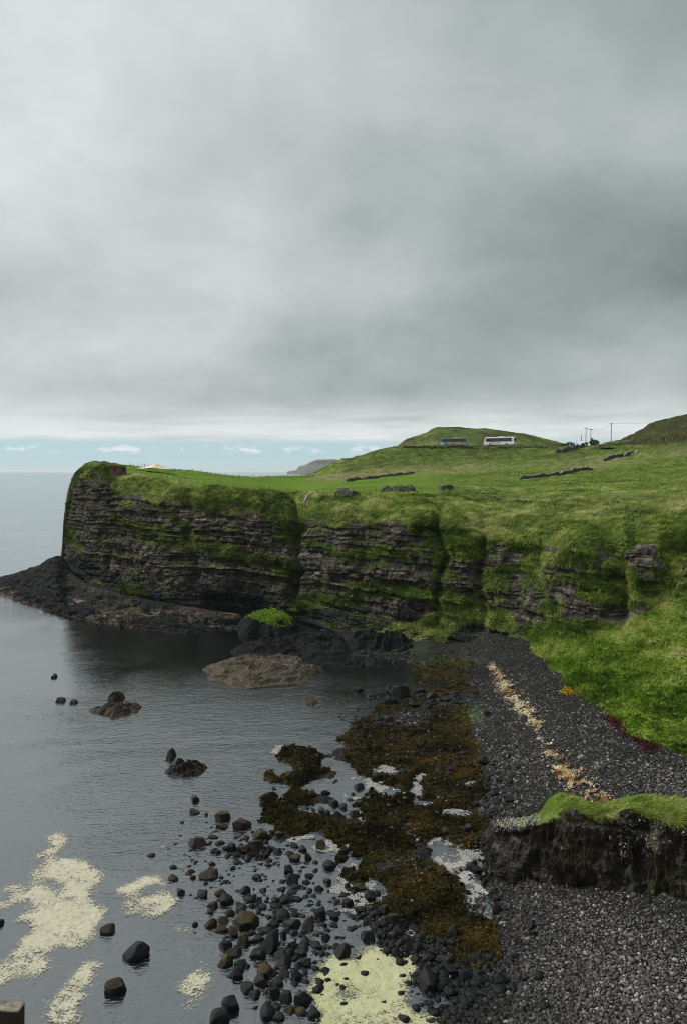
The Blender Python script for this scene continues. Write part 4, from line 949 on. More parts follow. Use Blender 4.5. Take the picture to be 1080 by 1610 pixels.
addr(240, 1410, 4, [(375, 60, 75, 70, 'b'), (365, 105, 50, 50), (562, 78, 85, 75), (625, 70, 50, 50), (695, 72, 68, 40), (790, 100, 95, 58), (880, 85, 65, 28), (960, 68, 20, 22), (805, 148, 70, 60), (755, 182, 85, 65), (875, 178, 120, 75), (940, 125, 60, 35), (985, 185, 85, 110, 'w'), (1050, 125, 80, 95), (720, 128, 36, 30), (365, 182, 80, 75, 'b'), (435, 160, 80, 65, 'b'), (490, 115, 80, 55), (600, 165, 160, 140, 'w'), (440, 218, 95, 60, 'b'), (505, 235, 80, 100, 'w'), (575, 290, 100, 110, 'w'), (455, 315, 95, 70), (525, 355, 105, 85), (460, 425, 95, 90, 'w'), (565, 425, 95, 60), (532, 500, 85, 95), (655, 372, 115, 82), (670, 275, 80, 60), (710, 215, 110, 55), (750, 310, 125, 180), (820, 255, 45, 85), (820, 365, 100, 90), (825, 430, 105, 90), (890, 308, 70, 60), (885, 235, 70, 50), (965, 290, 65, 70), (1035, 320, 80, 55), (1033, 245, 45, 42), (950, 252, 50, 28), (940, 365, 85, 55), (950, 425, 100, 80), (910, 512, 65, 95), (820, 500, 85, 55), (785, 555, 100, 65), (715, 480, 110, 110, 'w'), (680, 545, 90, 90, 'w'), (600, 585, 85, 110), (640, 625, 110, 65), (750, 620, 100, 90), (845, 640, 90, 110), (950, 655, 115, 105), (500, 690, 120, 130), (425, 760, 150, 110), (730, 740, 100, 120), (1015, 755, 80, 100), (930, 730, 85, 70, 'w'), (860, 725, 90, 60, 'w'), (800, 770, 80, 60), (605, 468, 34, 24)])
addr(440, 1230, 3.6, [(260, 62, 58, 36), (445, 35, 70, 55), (415, 72, 34, 30), (398, 105, 50, 28), (305, 125, 65, 58), (358, 143, 65, 60), (255, 165, 75, 60, 'w'), (325, 188, 60, 55), (270, 180, 50, 40), (325, 222, 40, 34), (360, 212, 26, 30), (418, 190, 75, 60, 'w'), (405, 236, 36, 26), (230, 370, 80, 75, 'w'), (285, 478, 85, 75), (270, 570, 50, 55), (230, 612, 60, 50), (325, 678, 46, 42), (230, 685, 40, 26), (365, 385, 70, 45, 'w'), (378, 600, 36, 60), (440, 605, 90, 75, 'w'), (385, 640, 45, 30), (515, 660, 80, 90), (1000, 545, 42, 36), (1030, 270, 60, 55), (1070, 265, 60, 55), (970, 318, 45, 35), (925, 328, 40, 32)])
addr(440, 1410, 3.6, [(380, 52, 75, 70), (450, 80, 72, 60), (443, 122, 50, 32), (315, 120, 60, 65), (318, 78, 48, 20), (190, 80, 42, 30), (75, 75, 50, 24), (225, 105, 85, 90), (250, 165, 50, 36), (313, 168, 40, 34), (480, 160, 52, 36), (425, 180, 40, 30), (355, 240, 50, 32), (262, 238, 55, 65), (210, 220, 40, 42), (490, 240, 92, 80), (358, 325, 92, 115), (630, 230, 60, 72, 'w'), (585, 235, 24, 38), (675, 205, 40, 60), (655, 320, 45, 70), (635, 135, 85, 75, 'w'), (590, 80, 60, 90, 'w'), (680, 265, 70, 50), (720, 300, 55, 70), (778, 288, 58, 60), (848, 495, 110, 165), (940, 360, 115, 60), (960, 420, 90, 80), (980, 205, 70, 85), (970, 270, 60, 50), (920, 315, 60, 45), (860, 350, 50, 50), (1040, 470, 70, 80), (905, 520, 60, 60), (965, 545, 80, 60), (700, 700, 70, 60), (875, 710, 60, 40)])
addr(640, 1410, 5.4, [(755, 115, 120, 100), (765, 20, 70, 50), (85, 440, 85, 90), (590, 520, 110, 90), (665, 620, 70, 75, 'w'), (635, 710, 110, 80), (780, 720, 140, 110), (510, 730, 140, 150), (640, 835, 100, 80), (540, 905, 60, 100), (600, 1000, 80, 60), (450, 1030, 100, 80), (700, 870, 60, 50), (915, 515, 75, 90), (300, 790, 90, 90), (400, 800, 90, 60), (980, 970, 60, 60), (900, 850, 60, 50), (1050, 250, 60, 100), (1060, 310, 50, 60), (1000, 700, 70, 60)])
addr(520, 980, 3.6, [(150, 378, 75, 60), (325, 365, 50, 40), (385, 400, 130, 100), (305, 395, 80, 50), (340, 445, 90, 70), (475, 468, 75, 50), (575, 415, 80, 60), (670, 435, 70, 45), (695, 400, 60, 30), (225, 410, 60, 40), (430, 355, 45, 25), (510, 385, 60, 35), (645, 365, 35, 30), (820, 395, 50, 30), (825, 418, 40, 25), (380, 565, 45, 25), (335, 578, 40, 20), (325, 545, 60, 50, 'b'), (460, 555, 70, 30), (285, 545, 45, 30), (880, 515, 50, 40), (960, 560, 60, 35), (690, 165, 40, 30, 'b')])
addr(600, 1130, 3.6, [(575, 250, 70, 75), (385, 245, 50, 40), (385, 290, 50, 36), (120, 305, 50, 40), (60, 260, 50, 30), (755, 418, 50, 40), (725, 468, 55, 40), (660, 355, 50, 45), (610, 560, 45, 50), (445, 630, 50, 50), (490, 630, 50, 50), (625, 445, 30, 25), (875, 70, 32, 20, 'p'), (895, 115, 42, 28, 'p'), (185, 195, 50, 30), (220, 210, 40, 30), (800, 210, 30, 30)])
addr(540, 1000, 2, [(748, 383, 28, 16, 'p'), (735, 428, 30, 18, 'p'), (800, 412, 16, 12, 'p'), (843, 360, 12, 10, 'p'), (660, 120, 16, 7, 'p'), (450, 22, 9, 8, 'p'), (610, 300, 24, 14, 'p'), (475, 88, 14, 10, 'p')])
addr(740, 1345, 1, [(5, 23, 32, 19)])
SPECIAL = []
addr_special = [  # lone rocks that stand by themselves: pixel, size, material, label
 (172, 1463, 25, 24, M_brown, 'squat brown rock in the water at the edge of the largest foam raft'),
 (214, 1502, 38, 33, M_basalt, 'angular black rock standing alone between the foam rafts'),
 (185, 1554, 36, 30, M_brown, 'pointed brown rock just below the angular black one'),
 (1, 1454, 14, 15, M_basalt, 'small dark rock cut by the left edge of the picture'),
 (237, 1346, 16, 10, M_brown, 'small reddish brown stone awash near the foam raft with the hole')]
CATS = {'w': M_weedy, 'b': M_brown, 'p': M_pale, None: M_basalt}
def place_rock(x, y, w_, h_, mat, i):
    g = at_z(x, y + .2 * h_, 0.0); z = float(ground_h(np.array([g[0]]), np.array([g[1]]))[0]); z = max(z, -.12)
    g = at_z(x, y + .2 * h_, z); z2 = max(float(ground_h(np.array([g[0]]), np.array([g[1]]))[0]), -.12)
    g = at_z(x, y + .12 * h_, z2)
    dist = math.dist(g, (0, 0, HCAM))
    sx = .5 * w_ * dist / FPX * .92; sz = .5 * h_ * dist / FPX * .86; sy = .5 * (sx + sz) * .95
    o = link('boulder', BM[mat.name][i % 9])
    r_ = random.Random(i * 7 + int(x * 10))
    o.location = (g[0], g[1], z2 + .42 * sz); flip = r_.random() < .5
    o.scale = (sx, sy, sz)
    o.rotation_euler = (r_.uniform(-.15, .15), r_.uniform(-.2, .2), math.pi * flip + r_.uniform(-.25, .25))
    return o
ZONES = [  # name test, label stem, group
 (lambda x, y: y < 1135 and x < 800, 'at the cliff foot', 'boulders at the cliff foot'),
 (lambda x, y: y < 1200 and x > 780, 'lying on the upper shingle', 'stones on the upper shingle'),
 (lambda x, y: x > 730 and y < 1330, 'above the seaweed', 'boulders on the shingle above the seaweed'),
 (lambda x, y: x < 520 and y < 1365, 'in the weedy shallows', 'boulders in the weedy shallows'),
 (lambda x, y: x >= 520 and y < 1365, 'among the seaweed', 'boulders among the seaweed'),
 (lambda x, y: x < 560 and y < 1480, 'in the grey boulder-field water', 'boulders in the grey water'),
 (lambda x, y: x < 560, 'heaped left of the yellow pool', 'boulders left of the yellow pool'),
 (lambda x, y: x > 770, 'half buried in the near shingle', 'boulders in the near shingle'),
 (lambda x, y: True, 'right of the yellow pool', 'boulders right of the yellow pool')]
KIND = {'w': 'brown weed-covered boulder', 'b': 'bare brown boulder', 'p': 'pale grey stone', None: 'smooth black boulder'}
EXTRA = {}
for i, (x, y, w_, h_, t) in enumerate(rocks):
    o = place_rock(x, y, w_, h_, CATS[t], i)
    for tst, txt, grp in ZONES:
        if tst(x, y): break
    size = 'big ' if w_ * h_ > 620 else ('small ' if w_ * h_ < 130 else '')
    EXTRA.setdefault((size + KIND[t] + ' ' + txt, grp), []).append((x, y, w_, h_, o))
ORD = ['leftmost', 'second from left', 'third from left', 'fourth from left', 'fifth from left', 'sixth from left', 'seventh from left', 'eighth from left', 'ninth from left', 'tenth from left']
for (txt, grp), lst in EXTRA.items():
    sub = {}
    ys = sorted(q[1] for q in lst)
    for q in lst:
        r_ = q[3] / q[2]; shape = 'upright ' if r_ > 1.12 else ('flat ' if r_ < .66 else '')
        row = ''
        if len(lst) > 6:
            k_ = int(3 * ys.index(q[1]) / len(lst)); row = (', far row', ', middle row', ', near row')[k_]
        sub.setdefault((shape, row), []).append(q)
    for (shape, row), l2 in sub.items():
        l2.sort(key=lambda q: q[0])
        for k_, q in enumerate(l2):
            lead = '' if len(l2) == 1 else (ORD[k_] if k_ < len(l2) - 1 else 'rightmost') + ' '
            tag(q[4], lead + shape + txt + row, 'boulder', grp)
for j, (x, y, w_, h_, m, lab) in enumerate(addr_special):
    o = place_rock(x, y, w_, h_, m, 40 + j); o.name = 'sea_rock'; tag(o, lab, 'rock')

# smaller cobbles between the boulders, too many to count
cu_, cv2 = [], []
for a, b, ra, rb, k_ in ((430, 1430, 90, 60, 300), (470, 1520, 80, 60, 240), (560, 1420, 70, 40, 140), (640, 1480, 50, 35, 130), (720, 1545, 70, 45, 520), (650, 1105, 80, 16, 320), (590, 1130, 50, 16, 160), (400, 1340, 60, 26, 200), (330, 1340, 60, 40, 60), (690, 1190, 80, 40, 160), (780, 1250, 30, 60, 260), (770, 1330, 20, 40, 160), (600, 1030, 80, 12, 200), (760, 1060, 40, 26, 240)):
    cu_.append(rng.normal(a, ra * .6, k_)); cv2.append(rng.normal(b, rb * .6, k_))
cu_, cv2 = np.concatenate(cu_), np.concatenate(cv2)
pc_ = at_z(cu_, cv2, np.zeros(len(cu_)))
for _ in range(3):
    zc_ = ground_h(pc_[:, 0], pc_[:, 1]); pc_ = at_z(cu_, cv2, np.maximum(zc_, -.05))
zc_ = np.maximum(ground_h(pc_[:, 0], pc_[:, 1]), -.08)
rc_ = np.exp(rng.normal(math.log(.145), .42, len(cu_))); ok_ = (zc_ > -.3)
pc_[:, 2] = zc_ + .2 * rc_
vv, ff, tt_ = pebbles(pc_[ok_], rc_[ok_], rng.uniform(0, 1, ok_.sum()), 2)
tag(link('cobbles', mesh_np('cobbles', vv, ff, M_basalt, True)), 'small black cobbles lying between the boulders', None, None, 'stuff')

sub_ = np.array([(245, 1346), (280, 1346), (287, 1354), (291, 1361), (253, 1367), (277, 1374), (264, 1352), (300, 1372), (232, 1352), (256, 1338), (310, 1352), (296, 1385), (272, 1388), (318, 1340)], float)
ps_ = at_z(sub_[:, 0], sub_[:, 1], np.full(len(sub_), -.32)); rs_ = rng.uniform(.28, .5, len(sub_))
vv, ff, tt_ = pebbles(ps_, rs_, rng.uniform(0, 1, len(sub_)), 3)
tag(link('submerged_stones', mesh_np('submerged_stones', vv, ff, M_pale, True)), 'pale stones under the clear shallow water', None, None, 'stuff')

def mound(name, px, py, rx, ry, hgt, mat, label, cat='rock', seed=0, rough=.3, sink=.5, ang=0.0, terr=0.0):
    """low irregular rock; px,py is the middle of its water line outline"""
    c = at_z(px, py, 0.0); a = abs(at_z(px + rx, py, 0.0)[0] - c[0]); b = .5 * abs(at_z(px, py - ry, 0.0)[1] - at_z(px, py + ry, 0.0)[1])
    nt, nrr = 72, 26
    th = np.linspace(0, 2 * math.pi, nt, endpoint=False); rr = np.linspace(1, 0, nrr) ** .8
    TH, RR = np.meshgrid(th, rr)
    out = 1 + .30 * fbm(np.cos(TH) * 1.2, np.sin(TH) * 1.2, seed, 1.0, 3, 700 + seed)
    x = np.cos(TH + ang * 0) * RR * out * a; y = np.sin(TH) * RR * out * b
    z = hgt * (1 - RR ** 2.2) ** .75 + rough * hgt * (fbm(x, y, seed, max(.9, a * .35), 5, 710 + seed, .6) + .8 * (.5 - 2 * abs(fbm(x * .6 + y * .5, y * 1.3 - x * .3, seed, max(.8, a * .22), 4, 730 + seed)))) * (1 - RR ** 4) - sink * RR ** 6
    if terr: z = z * .62 + .38 * (np.floor(z / terr + .4 * fbm(x, y, 0, 2.5, 2, 5)) * terr + .3 * terr) - sink * .4 * RR ** 6
    v = np.stack([x, y, z], -1)
    f = grid_faces(nrr, nt); i = np.arange(nrr - 1) * nt
    f = np.concatenate([f, np.stack([i + nt - 1, i, i + nt, i + 2 * nt - 1], -1)])
    me = mesh_np(name, v, f, mat, False); o = link(name, me); o.location = (c[0], c[1], 0)
    return tag(o, label, cat)
mound('sea_rock', 185, 1117, 38, 10, .65, M_brown, 'low brown rock breaking the water left of centre', seed=1, rough=.6)
mound('sea_rock', 183, 1099, 14, 5, .8, M_brown, 'small tan rock touching the back of the low brown rock', seed=2, rough=.5)
mound('sea_rock', 97, 1102, 10, 3, .6, M_brown, 'small dark brown rock awash left of the low brown rock', seed=3)
mound('sea_rock', 116, 1105, 7, 3, .5, M_brown, 'smallest of the pair of dark rocks awash at left', seed=4)
mound('sea_rock', 86, 1065, 5, 2, .5, M_basalt, 'tiny black rock farthest out at the left', seed=5)
mound('sea_rock', 292, 1211, 36, 13, .5, M_weedy, 'ragged weedy rock alone in the middle of the bay', seed=6, rough=.9)
mound('sea_rock', 270, 1190, 10, 8, .55, M_weedy, 'small weedy rock behind the ragged rock in mid bay', seed=7, rough=.7)
mound('sea_rock', 486, 1104, 15, 7, .35, M_brown, 'pale brown rock just awash below the tan ledge', seed=8)
mound('rock_ledge', 410, 1054, 88, 22, 1.9, M_tan, 'tan streaked rock ledge jutting into the dark water', seed=9, rough=.3, terr=.55)
mound('rock_ledge', 470, 1056, 38, 9, 1.1, M_tan, 'low brown end of the tan ledge', seed=14, rough=.4)
mound('rock_ledge', 472, 1024, 106, 26, 2.2, M_ledge, 'black shelving rock ledge behind the tan ledge', seed=10, rough=.35, terr=.5)
mound('rock_ledge', 600, 1018, 70, 16, 2.4, M_ledge, 'low black ledge at the foot of the cliff above the brown weed', seed=11, rough=.5, terr=.45)
o = mound('rock_ledge', 424, 988, 46, 14, 3.6, M_ledge, 'steep black rock under the bright green weed', seed=12, rough=.25)
mound('rock_ledge', 290, 990, 70, 6, .9, M_ledge, 'flat black ledge below the cave mouth', seed=15, rough=.5, terr=.4)
bpy.context.view_layer.update()
bv_ = BVHTree.FromObject(o, bpy.context.evaluated_depsgraph_get())
pp, nn_ = [], []
for _ in range(9000):
    a, b = random.gauss(424, 17), random.gauss(966, 8)
    if abs((b - 966) - .25 * (a - 424)) > 13: continue
    d = Vector([float(c_) for c_ in ray(a, b)]).normalized()
    h = bv_.ray_cast(Vector((0, 0, HCAM)) - o.location, d)
    if h[0] is not None: pp.append(h[0] + o.location); nn_.append(h[1])
if pp:
    pp, nn_ = np.array(pp), np.array(nn_)
    M_gw = blade_mat('green_weed', [(0, (0.05, 0.11, 0.010)), (.6, (0.16, 0.29, 0.025)), (1, (0.36, 0.46, 0.09))])
    q = fbm(pp[:, 0], pp[:, 1], pp[:, 2], 2.0, 3, 755) > -.35
    blades('green_seaweed', pp[q], nn_[q], np.clip(rng.normal(.5, .25, q.sum()), 0, 1), .7, .07, M_gw, 'vivid green weed hanging on the rock below the gully', wind=(0.15, -.5, -.6), stand=.25, jitter=.25)

# ---------------------------------------------------------------- grass-topped outcrop in the foreground
ok = np.array([764, 772, 790, 828, 858, 875, 893, 929, 952, 997, 1027, 1056, 1080, 1200, 1420.])
ob = np.interp(ok, [764, 778, 819, 878, 938, 1027, 1080, 1420], [1345, 1380, 1404, 1406, 1415, 1421, 1425, 1450])
ot = np.interp(ok, [764, 772, 790, 828, 858, 875, 893, 929, 952, 997, 1027, 1056, 1080, 1200, 1420], [1335, 1312, 1297, 1299, 1291, 1278, 1270, 1283, 1284, 1272, 1284, 1294, 1292, 1300, 1310])
og = np.interp(ok, [764, 772, 790, 828, 858, 875, 893, 908, 929, 952, 973, 1012, 1041, 1080, 1200, 1420], [1331, 1306, 1288, 1289, 1279, 1256, 1250, 1255, 1264, 1265, 1262, 1252, 1254, 1260, 1262, 1270])
zb = np.interp(ok, [764, 830, 900, 1080, 1420], [.3, .9, 1.6, 2.6, 3.2])
B0 = at_z(ok, ob, zb)
lean_ = np.interp(ok, [764, 830, 900, 1420], [.8, 1.6, 1.6, 1.6]); dep = np.interp(ok, [764, 830, 870, 890, 1420], [1.0, 2.6, 2.6, 2.6, 3.2])
B1 = at_y(ok, ot, B0[:, 1] + lean_); B2 = at_y(ok, og, B0[:, 1] + lean_ + dep)
rows = [B0 - np.array([0, .1, 1.2]), B0 * .55 + B1 * .45 + np.array([0, .35, 0]), B1, B2, B2 + np.array([0, 2.2, -1.0]), np.stack([B2[:, 0], B2[:, 1] + 3.4, zb * 0 + .2], -1)]
g = pchip(ok, np.stack(rows, 1), np.concatenate([np.linspace(764, 1110, 380, endpoint=False), np.linspace(1110, 1420, 80)]))
oc = np.concatenate([np.linspace(764, 1110, 380, endpoint=False), np.linspace(1110, 1420, 80)])
osg = [60, 90, 34, 14, 10]
ot_ = np.concatenate([np.linspace(i, i + 1, n_, endpoint=False) for i, n_ in enumerate(osg)] + [[5]])
ov = pchip(np.arange(6), np.transpose(g, (1, 0, 2)), ot_)
on = grid_normals(ov); on = on if on[..., 2].mean() > 0 else -on
OT = np.repeat(ot_[:, None], ov.shape[1], 1); OC = np.repeat(oc[None], ov.shape[0], 0)
x, y, z = ov[..., 0], ov[..., 1], ov[..., 2]
fw = sstep(0, .4, OT) * (1 - sstep(1.85, 2.1, OT))
rid = abs(fbm(x * 1.4, y, z * .35, 1.6, 4, 801))
ov = ov + on * (fw * (.85 * fbm(x, y, z * .6, 3.0, 4, 803, .55) - .55 * rid + .26 * fbm(x, y, z, .7, 4, 805, .65)))[..., None]
ov = ov + on * (sstep(1.9, 2.2, OT) * (1 - sstep(3, 3.3, OT)) * (.20 * fbm(x, y, z, 1.5, 3, 807)))[..., None]
on2 = grid_normals(ov); on2 *= np.sign((on2 * on).sum(-1, keepdims=True))
turf = sstep(1.92, 2.05, OT + .10 * fbm(x, y, z, 1.2, 3, 809)) * sstep(820, 868, OC)
turf = np.maximum(turf, .75 * sstep(1.98, 2.1, OT) * sstep(795, 830, OC) * (fbm(x, y, z, .9, 3, 811) > -.1))
oa = blank(OT.shape, veg=turf, lush=.85 * sstep(1.9, 2.1, OT), wet=np.clip(.42 - .42 * sstep(1.0, 1.7, OT + .5 * fbm(x, y, z, 2, 3, 813)) * sstep(830, 880, OC), 0, 1) * (1 - turf), mossy=.5, pale=.8 * sstep(.6, 1.5, OT))
outc = empty('rock_outcrop', tuple(B0[5]))
tag(outc, 'dark rock outcrop capped with bright green grass, beside the near shingle', 'outcrop')
rc2 = int(np.argmin(abs(ot_ - 1.97))); base = np.array(B0[5])
bpy.context.view_layer.update()
def outpart(name, r0, r1, sm):
    sub = ov[r0:r1 + 1] - base
    return link(name, mesh_np(name, sub, grid_faces(*sub.shape[:2]), M_ground, sm, {k: oa[k][r0:r1 + 1] for k in KEYS}), outc)
outpart('rock_face', 0, rc2, False); outpart('grass_cap', rc2, ov.shape[0] - 1, True)
def pick2(mask, cnt):
    idx = np.flatnonzero(mask.ravel()); s_ = rng.choice(idx, cnt); return ov.reshape(-1, 3)[s_] + rng.normal(0, .03, (cnt, 3)), on2.reshape(-1, 3)[s_]
def child_stuff(o):
    o.data.transform(__import__('mathutils').Matrix.Translation(-Vector(base))); o.parent = outc
    for k in ('label',):
        pass
    return o
p_, n_ = pick2((OT > 1.93) & (OT < 3.1) & (OC > 862) & (OC < 1120) & (turf > .5), 26000)
child_stuff(blades('grass_turf', p_, n_, np.clip(rng.normal(.60, .13, len(p_)) + .2 * fbm(p_[:, 0], p_[:, 1], 0, 1.2, 2, 821), 0, 1), .34, .022, M_blade, 'bright green grass', wind=(.7, -.3, -.2), stand=.35))
M_dead = blade_mat('dead_grass', [(0, (0.012, 0.010, 0.007)), (.5, (0.040, 0.033, 0.020)), (1, (0.15, 0.125, 0.075))])
hang = (OT > .5) & (OT < 2.0) & (OC < 1120) & ((fbm(x, y, z, 2.2, 3, 823) > .05) | ((OC > 875) & (OC < 925) & (OT > 1.2)))
p_, n_ = pick2(hang, 4200)
tn_ = np.clip(.34 + .3 * fbm(p_[:, 0], p_[:, 1], p_[:, 2], 1.5, 3, 825) + rng.normal(0, .2, len(p_)), 0, 1)
child_stuff(blades('hanging_grass', p_, n_, tn_, .6, .02, M_dead, 'dead brown grass hanging down the rock', wind=(0, -.15, -1.2), stand=.25, jitter=.18))
# pale lichen and shell fragments on the outcrop
uu = np.concatenate([rng.normal(805, 16, 420), rng.normal(835, 14, 200)]); vv_ = 1297 - .28 * (uu - 790) * .6 + rng.normal(0, 5, len(uu))
o_bv = BVHTree.FromPolygons([tuple(a) for a in ov.reshape(-1, 3)], [tuple(int(i) for i in q_) for q_ in grid_faces(*ov.shape[:2])])
M_chip = blade_mat('pale_chips', [(0, (0.28, 0.27, 0.20)), (1, (0.60, 0.58, 0.52))])
def on_outcrop(us, vs):
    r_ = []
    for a, b in zip(us, vs):
        h = o_bv.ray_cast(Vector((0, 0, HCAM)), Vector([float(c_) for c_ in ray(a, b)]).normalized())
        if h[0] is not None: r_.append(np.array(h[0] + h[1].normalized() * (.04 if h[1].dot(Vector((0, -1, .5))) > 0 else -.04)))
    return np.array(r_)
pc = on_outcrop(uu, vv_)
child_stuff(flakes('lichen_flecks', pc, rng.uniform(.03, .09, len(pc)), rng.uniform(0, 1, len(pc)), M_chip, 'pale flecks of lichen and shell', .8))
uu = np.concatenate([rng.normal(1022, 7, 60), rng.normal(980, 4, 22), rng.normal(1020, 22, 60), rng.normal(990, 30, 30)]); vv_ = np.concatenate([rng.normal(1343, 4, 60), rng.normal(1344, 6, 22), rng.normal(1320, 16, 60), rng.normal(1300, 20, 30)])
pc = on_outcrop(uu, vv_)
child_stuff(flakes('lichen_flecks', pc, rng.uniform(.03, .10, len(pc)), rng.uniform(.6, 1, len(pc)), M_chip, 'white lichen patches on the dark face', .8))

# ================================================================ THINGS ON THE HEADLAND
M_white_paint = simple_mat('white_paint', (0.72, 0.72, 0.72), .35, .06, 1.0, spec=.5)
M_glass = simple_mat('tinted_glass', (0.025, 0.028, 0.032), .12, .2, .5, spec=.6)
M_teal = simple_mat('teal_paint', (0.20, 0.34, 0.31), .35, .12, 1.0, spec=.5)
M_yellow = simple_mat('yellow_paint', (0.72, 0.45, 0.06), .4, .1, 1.0)
M_red = simple_mat('red_paint', (0.42, 0.05, 0.03), .4, .1, 1.0)
M_lime = simple_mat('green_paint', (0.22, 0.45, 0.18), .4, .1, 1.0)
M_tyre = simple_mat('tyre_rubber', (0.012, 0.012, 0.012), .8, .1, 2)
M_rim = simple_mat('wheel_rim', (0.35, 0.35, 0.36), .4, .1, 2, metallic=.7)
M_lamp = simple_mat('tail_lamp', (0.30, 0.02, 0.02), .3, .1, 2)
M_wood = simple_mat('grey_timber', (0.16, 0.15, 0.13), .85, .35, 6, .01)
M_pole = simple_mat('dark_timber', (0.045, 0.04, 0.036), .85, .35, 4, .01)
M_wire = simple_mat('wire', (0.06, 0.06, 0.06), .5, .1, 1, metallic=.5)
M_dry = simple_mat('dry_stone', (0.055, 0.052, 0.048), .9, .75, 1.4, .2)
M_coping = simple_mat('pale_coping', (0.20, 0.19, 0.17), .9, .75, .5, .1)
M_canvas = simple_mat('cream_canvas', (0.48, 0.42, 0.32), .9, .06, .5)
M_maroon = simple_mat('maroon_boards', (0.10, 0.026, 0.022), .6, .3, 1.5)
M_dark = simple_mat('dark_inside', (0.02, 0.018, 0.018), .8, .2, 2)

def extr(mb, prof, y0_, y1_, bev=0.0):
    """side profile (x,z) extruded from y0 to y1"""
    bm = mb.bm
    a = [bm.verts.new((x_, y0_, z_)) for x_, z_ in prof]; b = [bm.verts.new((x_, y1_, z_)) for x_, z_ in prof]
    n_ = len(prof); fs = [bm.faces.new(a), bm.faces.new(b[::-1])]
    for i in range(n_): fs.append(bm.faces.new((a[i], b[i], b[(i + 1) % n_], a[(i + 1) % n_])))
    if bev: bmesh.ops.bevel(bm, geom=list({e for f_ in fs for e in f_.edges}), offset=bev, segments=3, affect='EDGES')
    return mb
def coach(name, loc, yaw, L, H, W, body_m, label, cat, livery):
    """front towards local -x; near side is local -y"""
    t = empty(name, loc, yaw); h = L / 2; z0_ = .34
    prof = [(-h + .12, z0_), (-h, .9), (-h + .05, 1.5), (-h + .55, H - .35), (-h + 1.0, H - .02), (h - .35, H), (h - .08, H - .3), (h, 1.0), (h - .05, z0_)]
    extr(MB(), prof, -W / 2, W / 2, .10).build('body', body_m, t)
    for s_ in (-1, 1):
        gp = [(-h + .85, 1.75), (-h + 1.15, H - .42), (h - .95, H - .42), (h - .75, 1.55), (-h + 2.4, 1.55)]
        extr(MB(), gp, s_ * (W / 2 + .012) - .012, s_ * (W / 2 + .012) + .012).build('side_window', M_glass, t)
        for xw in (-h + 2.6, h - 3.0):
            wh = link('wheel', None, t); wh.location = (xw, s_ * (W / 2 - .14), .5)
            MB().tube((0, -.14, 0), (0, .14, 0), .5, seg=18).build('tyre', M_tyre, wh)
            MB().tube((0, s_ * .13, 0), (0, s_ * .16, 0), .28, seg=14).build('rim', M_rim, wh)
    extr(MB(), [(-h - .02, 1.25), (-h + .01, 1.5), (-h + .50, H - .4), (-h + .58, H - .4), (-h + .10, 1.25)], -W / 2 + .15, W / 2 - .15).build('windscreen', M_glass, t)
    MB().box((h + .005, 0, H * .66), (.05, W - .5, H * .36)).build('rear_window', M_glass, t)
    for s_ in (-1, 1):
        MB().box((h + .01, s_ * (W / 2 - .2), 1.05), (.06, .2, .4)).build('tail_lamp', M_lamp, t)
        MB().box((-h + .02, s_ * (W / 2 - .3), .8), (.1, .35, .2)).build('headlight', M_white_paint, t)
        MB().box((-h + .05, s_ * (W / 2 + .2), 2.35), (.15, .16, .4), bevel=.03).build('mirror', M_dark, t)
    for pn, pts, m_ in livery(h, H):
        for s_ in (-1, 1):
            extr(MB(), pts, s_ * (W / 2 + .018) - .01, s_ * (W / 2 + .018) + .01).build(pn, m_, t)
    MB().box((h * .1, 0, H + .07), (2.2, 1.4, .16), bevel=.05).build('roof_unit', M_white_paint, t)
    return tag(t, label, cat)
def liv_white(h, H):
    out = []
    for k_ in range(7):                                        # red script along the lower side
        x_ = -h + 2.9 + k_ * .5 + (.55 if k_ > 3 else 0)
        out.append(('lettering', [(x_, .95), (x_ + .12, 1.38), (x_ + .38, 1.32), (x_ + .24, .98)], M_red))
    out.append(('stripe', [(-h + 2.9, .80), (-h + 7.0, .72), (-h + 7.0, .78), (-h + 2.9, .86)], M_red))
    return out
def liv_teal(h, H):
    return [('graphic', [(-h + .4, .5), (-h + .5, 1.5), (-h + 1.7, 1.4), (-h + 2.0, .5)], M_white_paint),
            ('graphic', [(-h + 3.2, .7), (-h + 3.6, 1.45), (-h + 8.6, 1.3), (-h + 8.2, .75)], M_yellow),
            ('swoosh', [(-h + 4.6, .82), (-h + 5.0, 1.2), (-h + 6.4, 1.22), (-h + 6.0, .82)], M_red),
            ('graphic', [(-h + 8.6, .8), (-h + 8.4, 1.5), (-h + 9.7, 1.55), (-h + 9.9, .8)], M_lime)]
g = ground_at(785, 702, 302.0); coach('coach', (g.x, g.y, g.z + .02), R(-34), 12.6, 3.35, 2.5, M_white_paint, 'white touring coach parked on the road below the hill', 'coach', liv_white)
g = ground_at(713, 702, 298.0); coach('coach', (g.x, g.y, g.z + .02), R(-10), 11.2, 3.2, 2.5, M_teal, 'teal coach with yellow and red graphics parked on the road', 'coach', liv_teal)
g = ground_at(914.6, 700, 314.0); coach('van', (g.x, g.y, g.z + .02), R(-60), 4.6, 2.1, 1.9, M_white_paint, 'small white van parked beside the leftmost pole', 'van', lambda h, H: [])

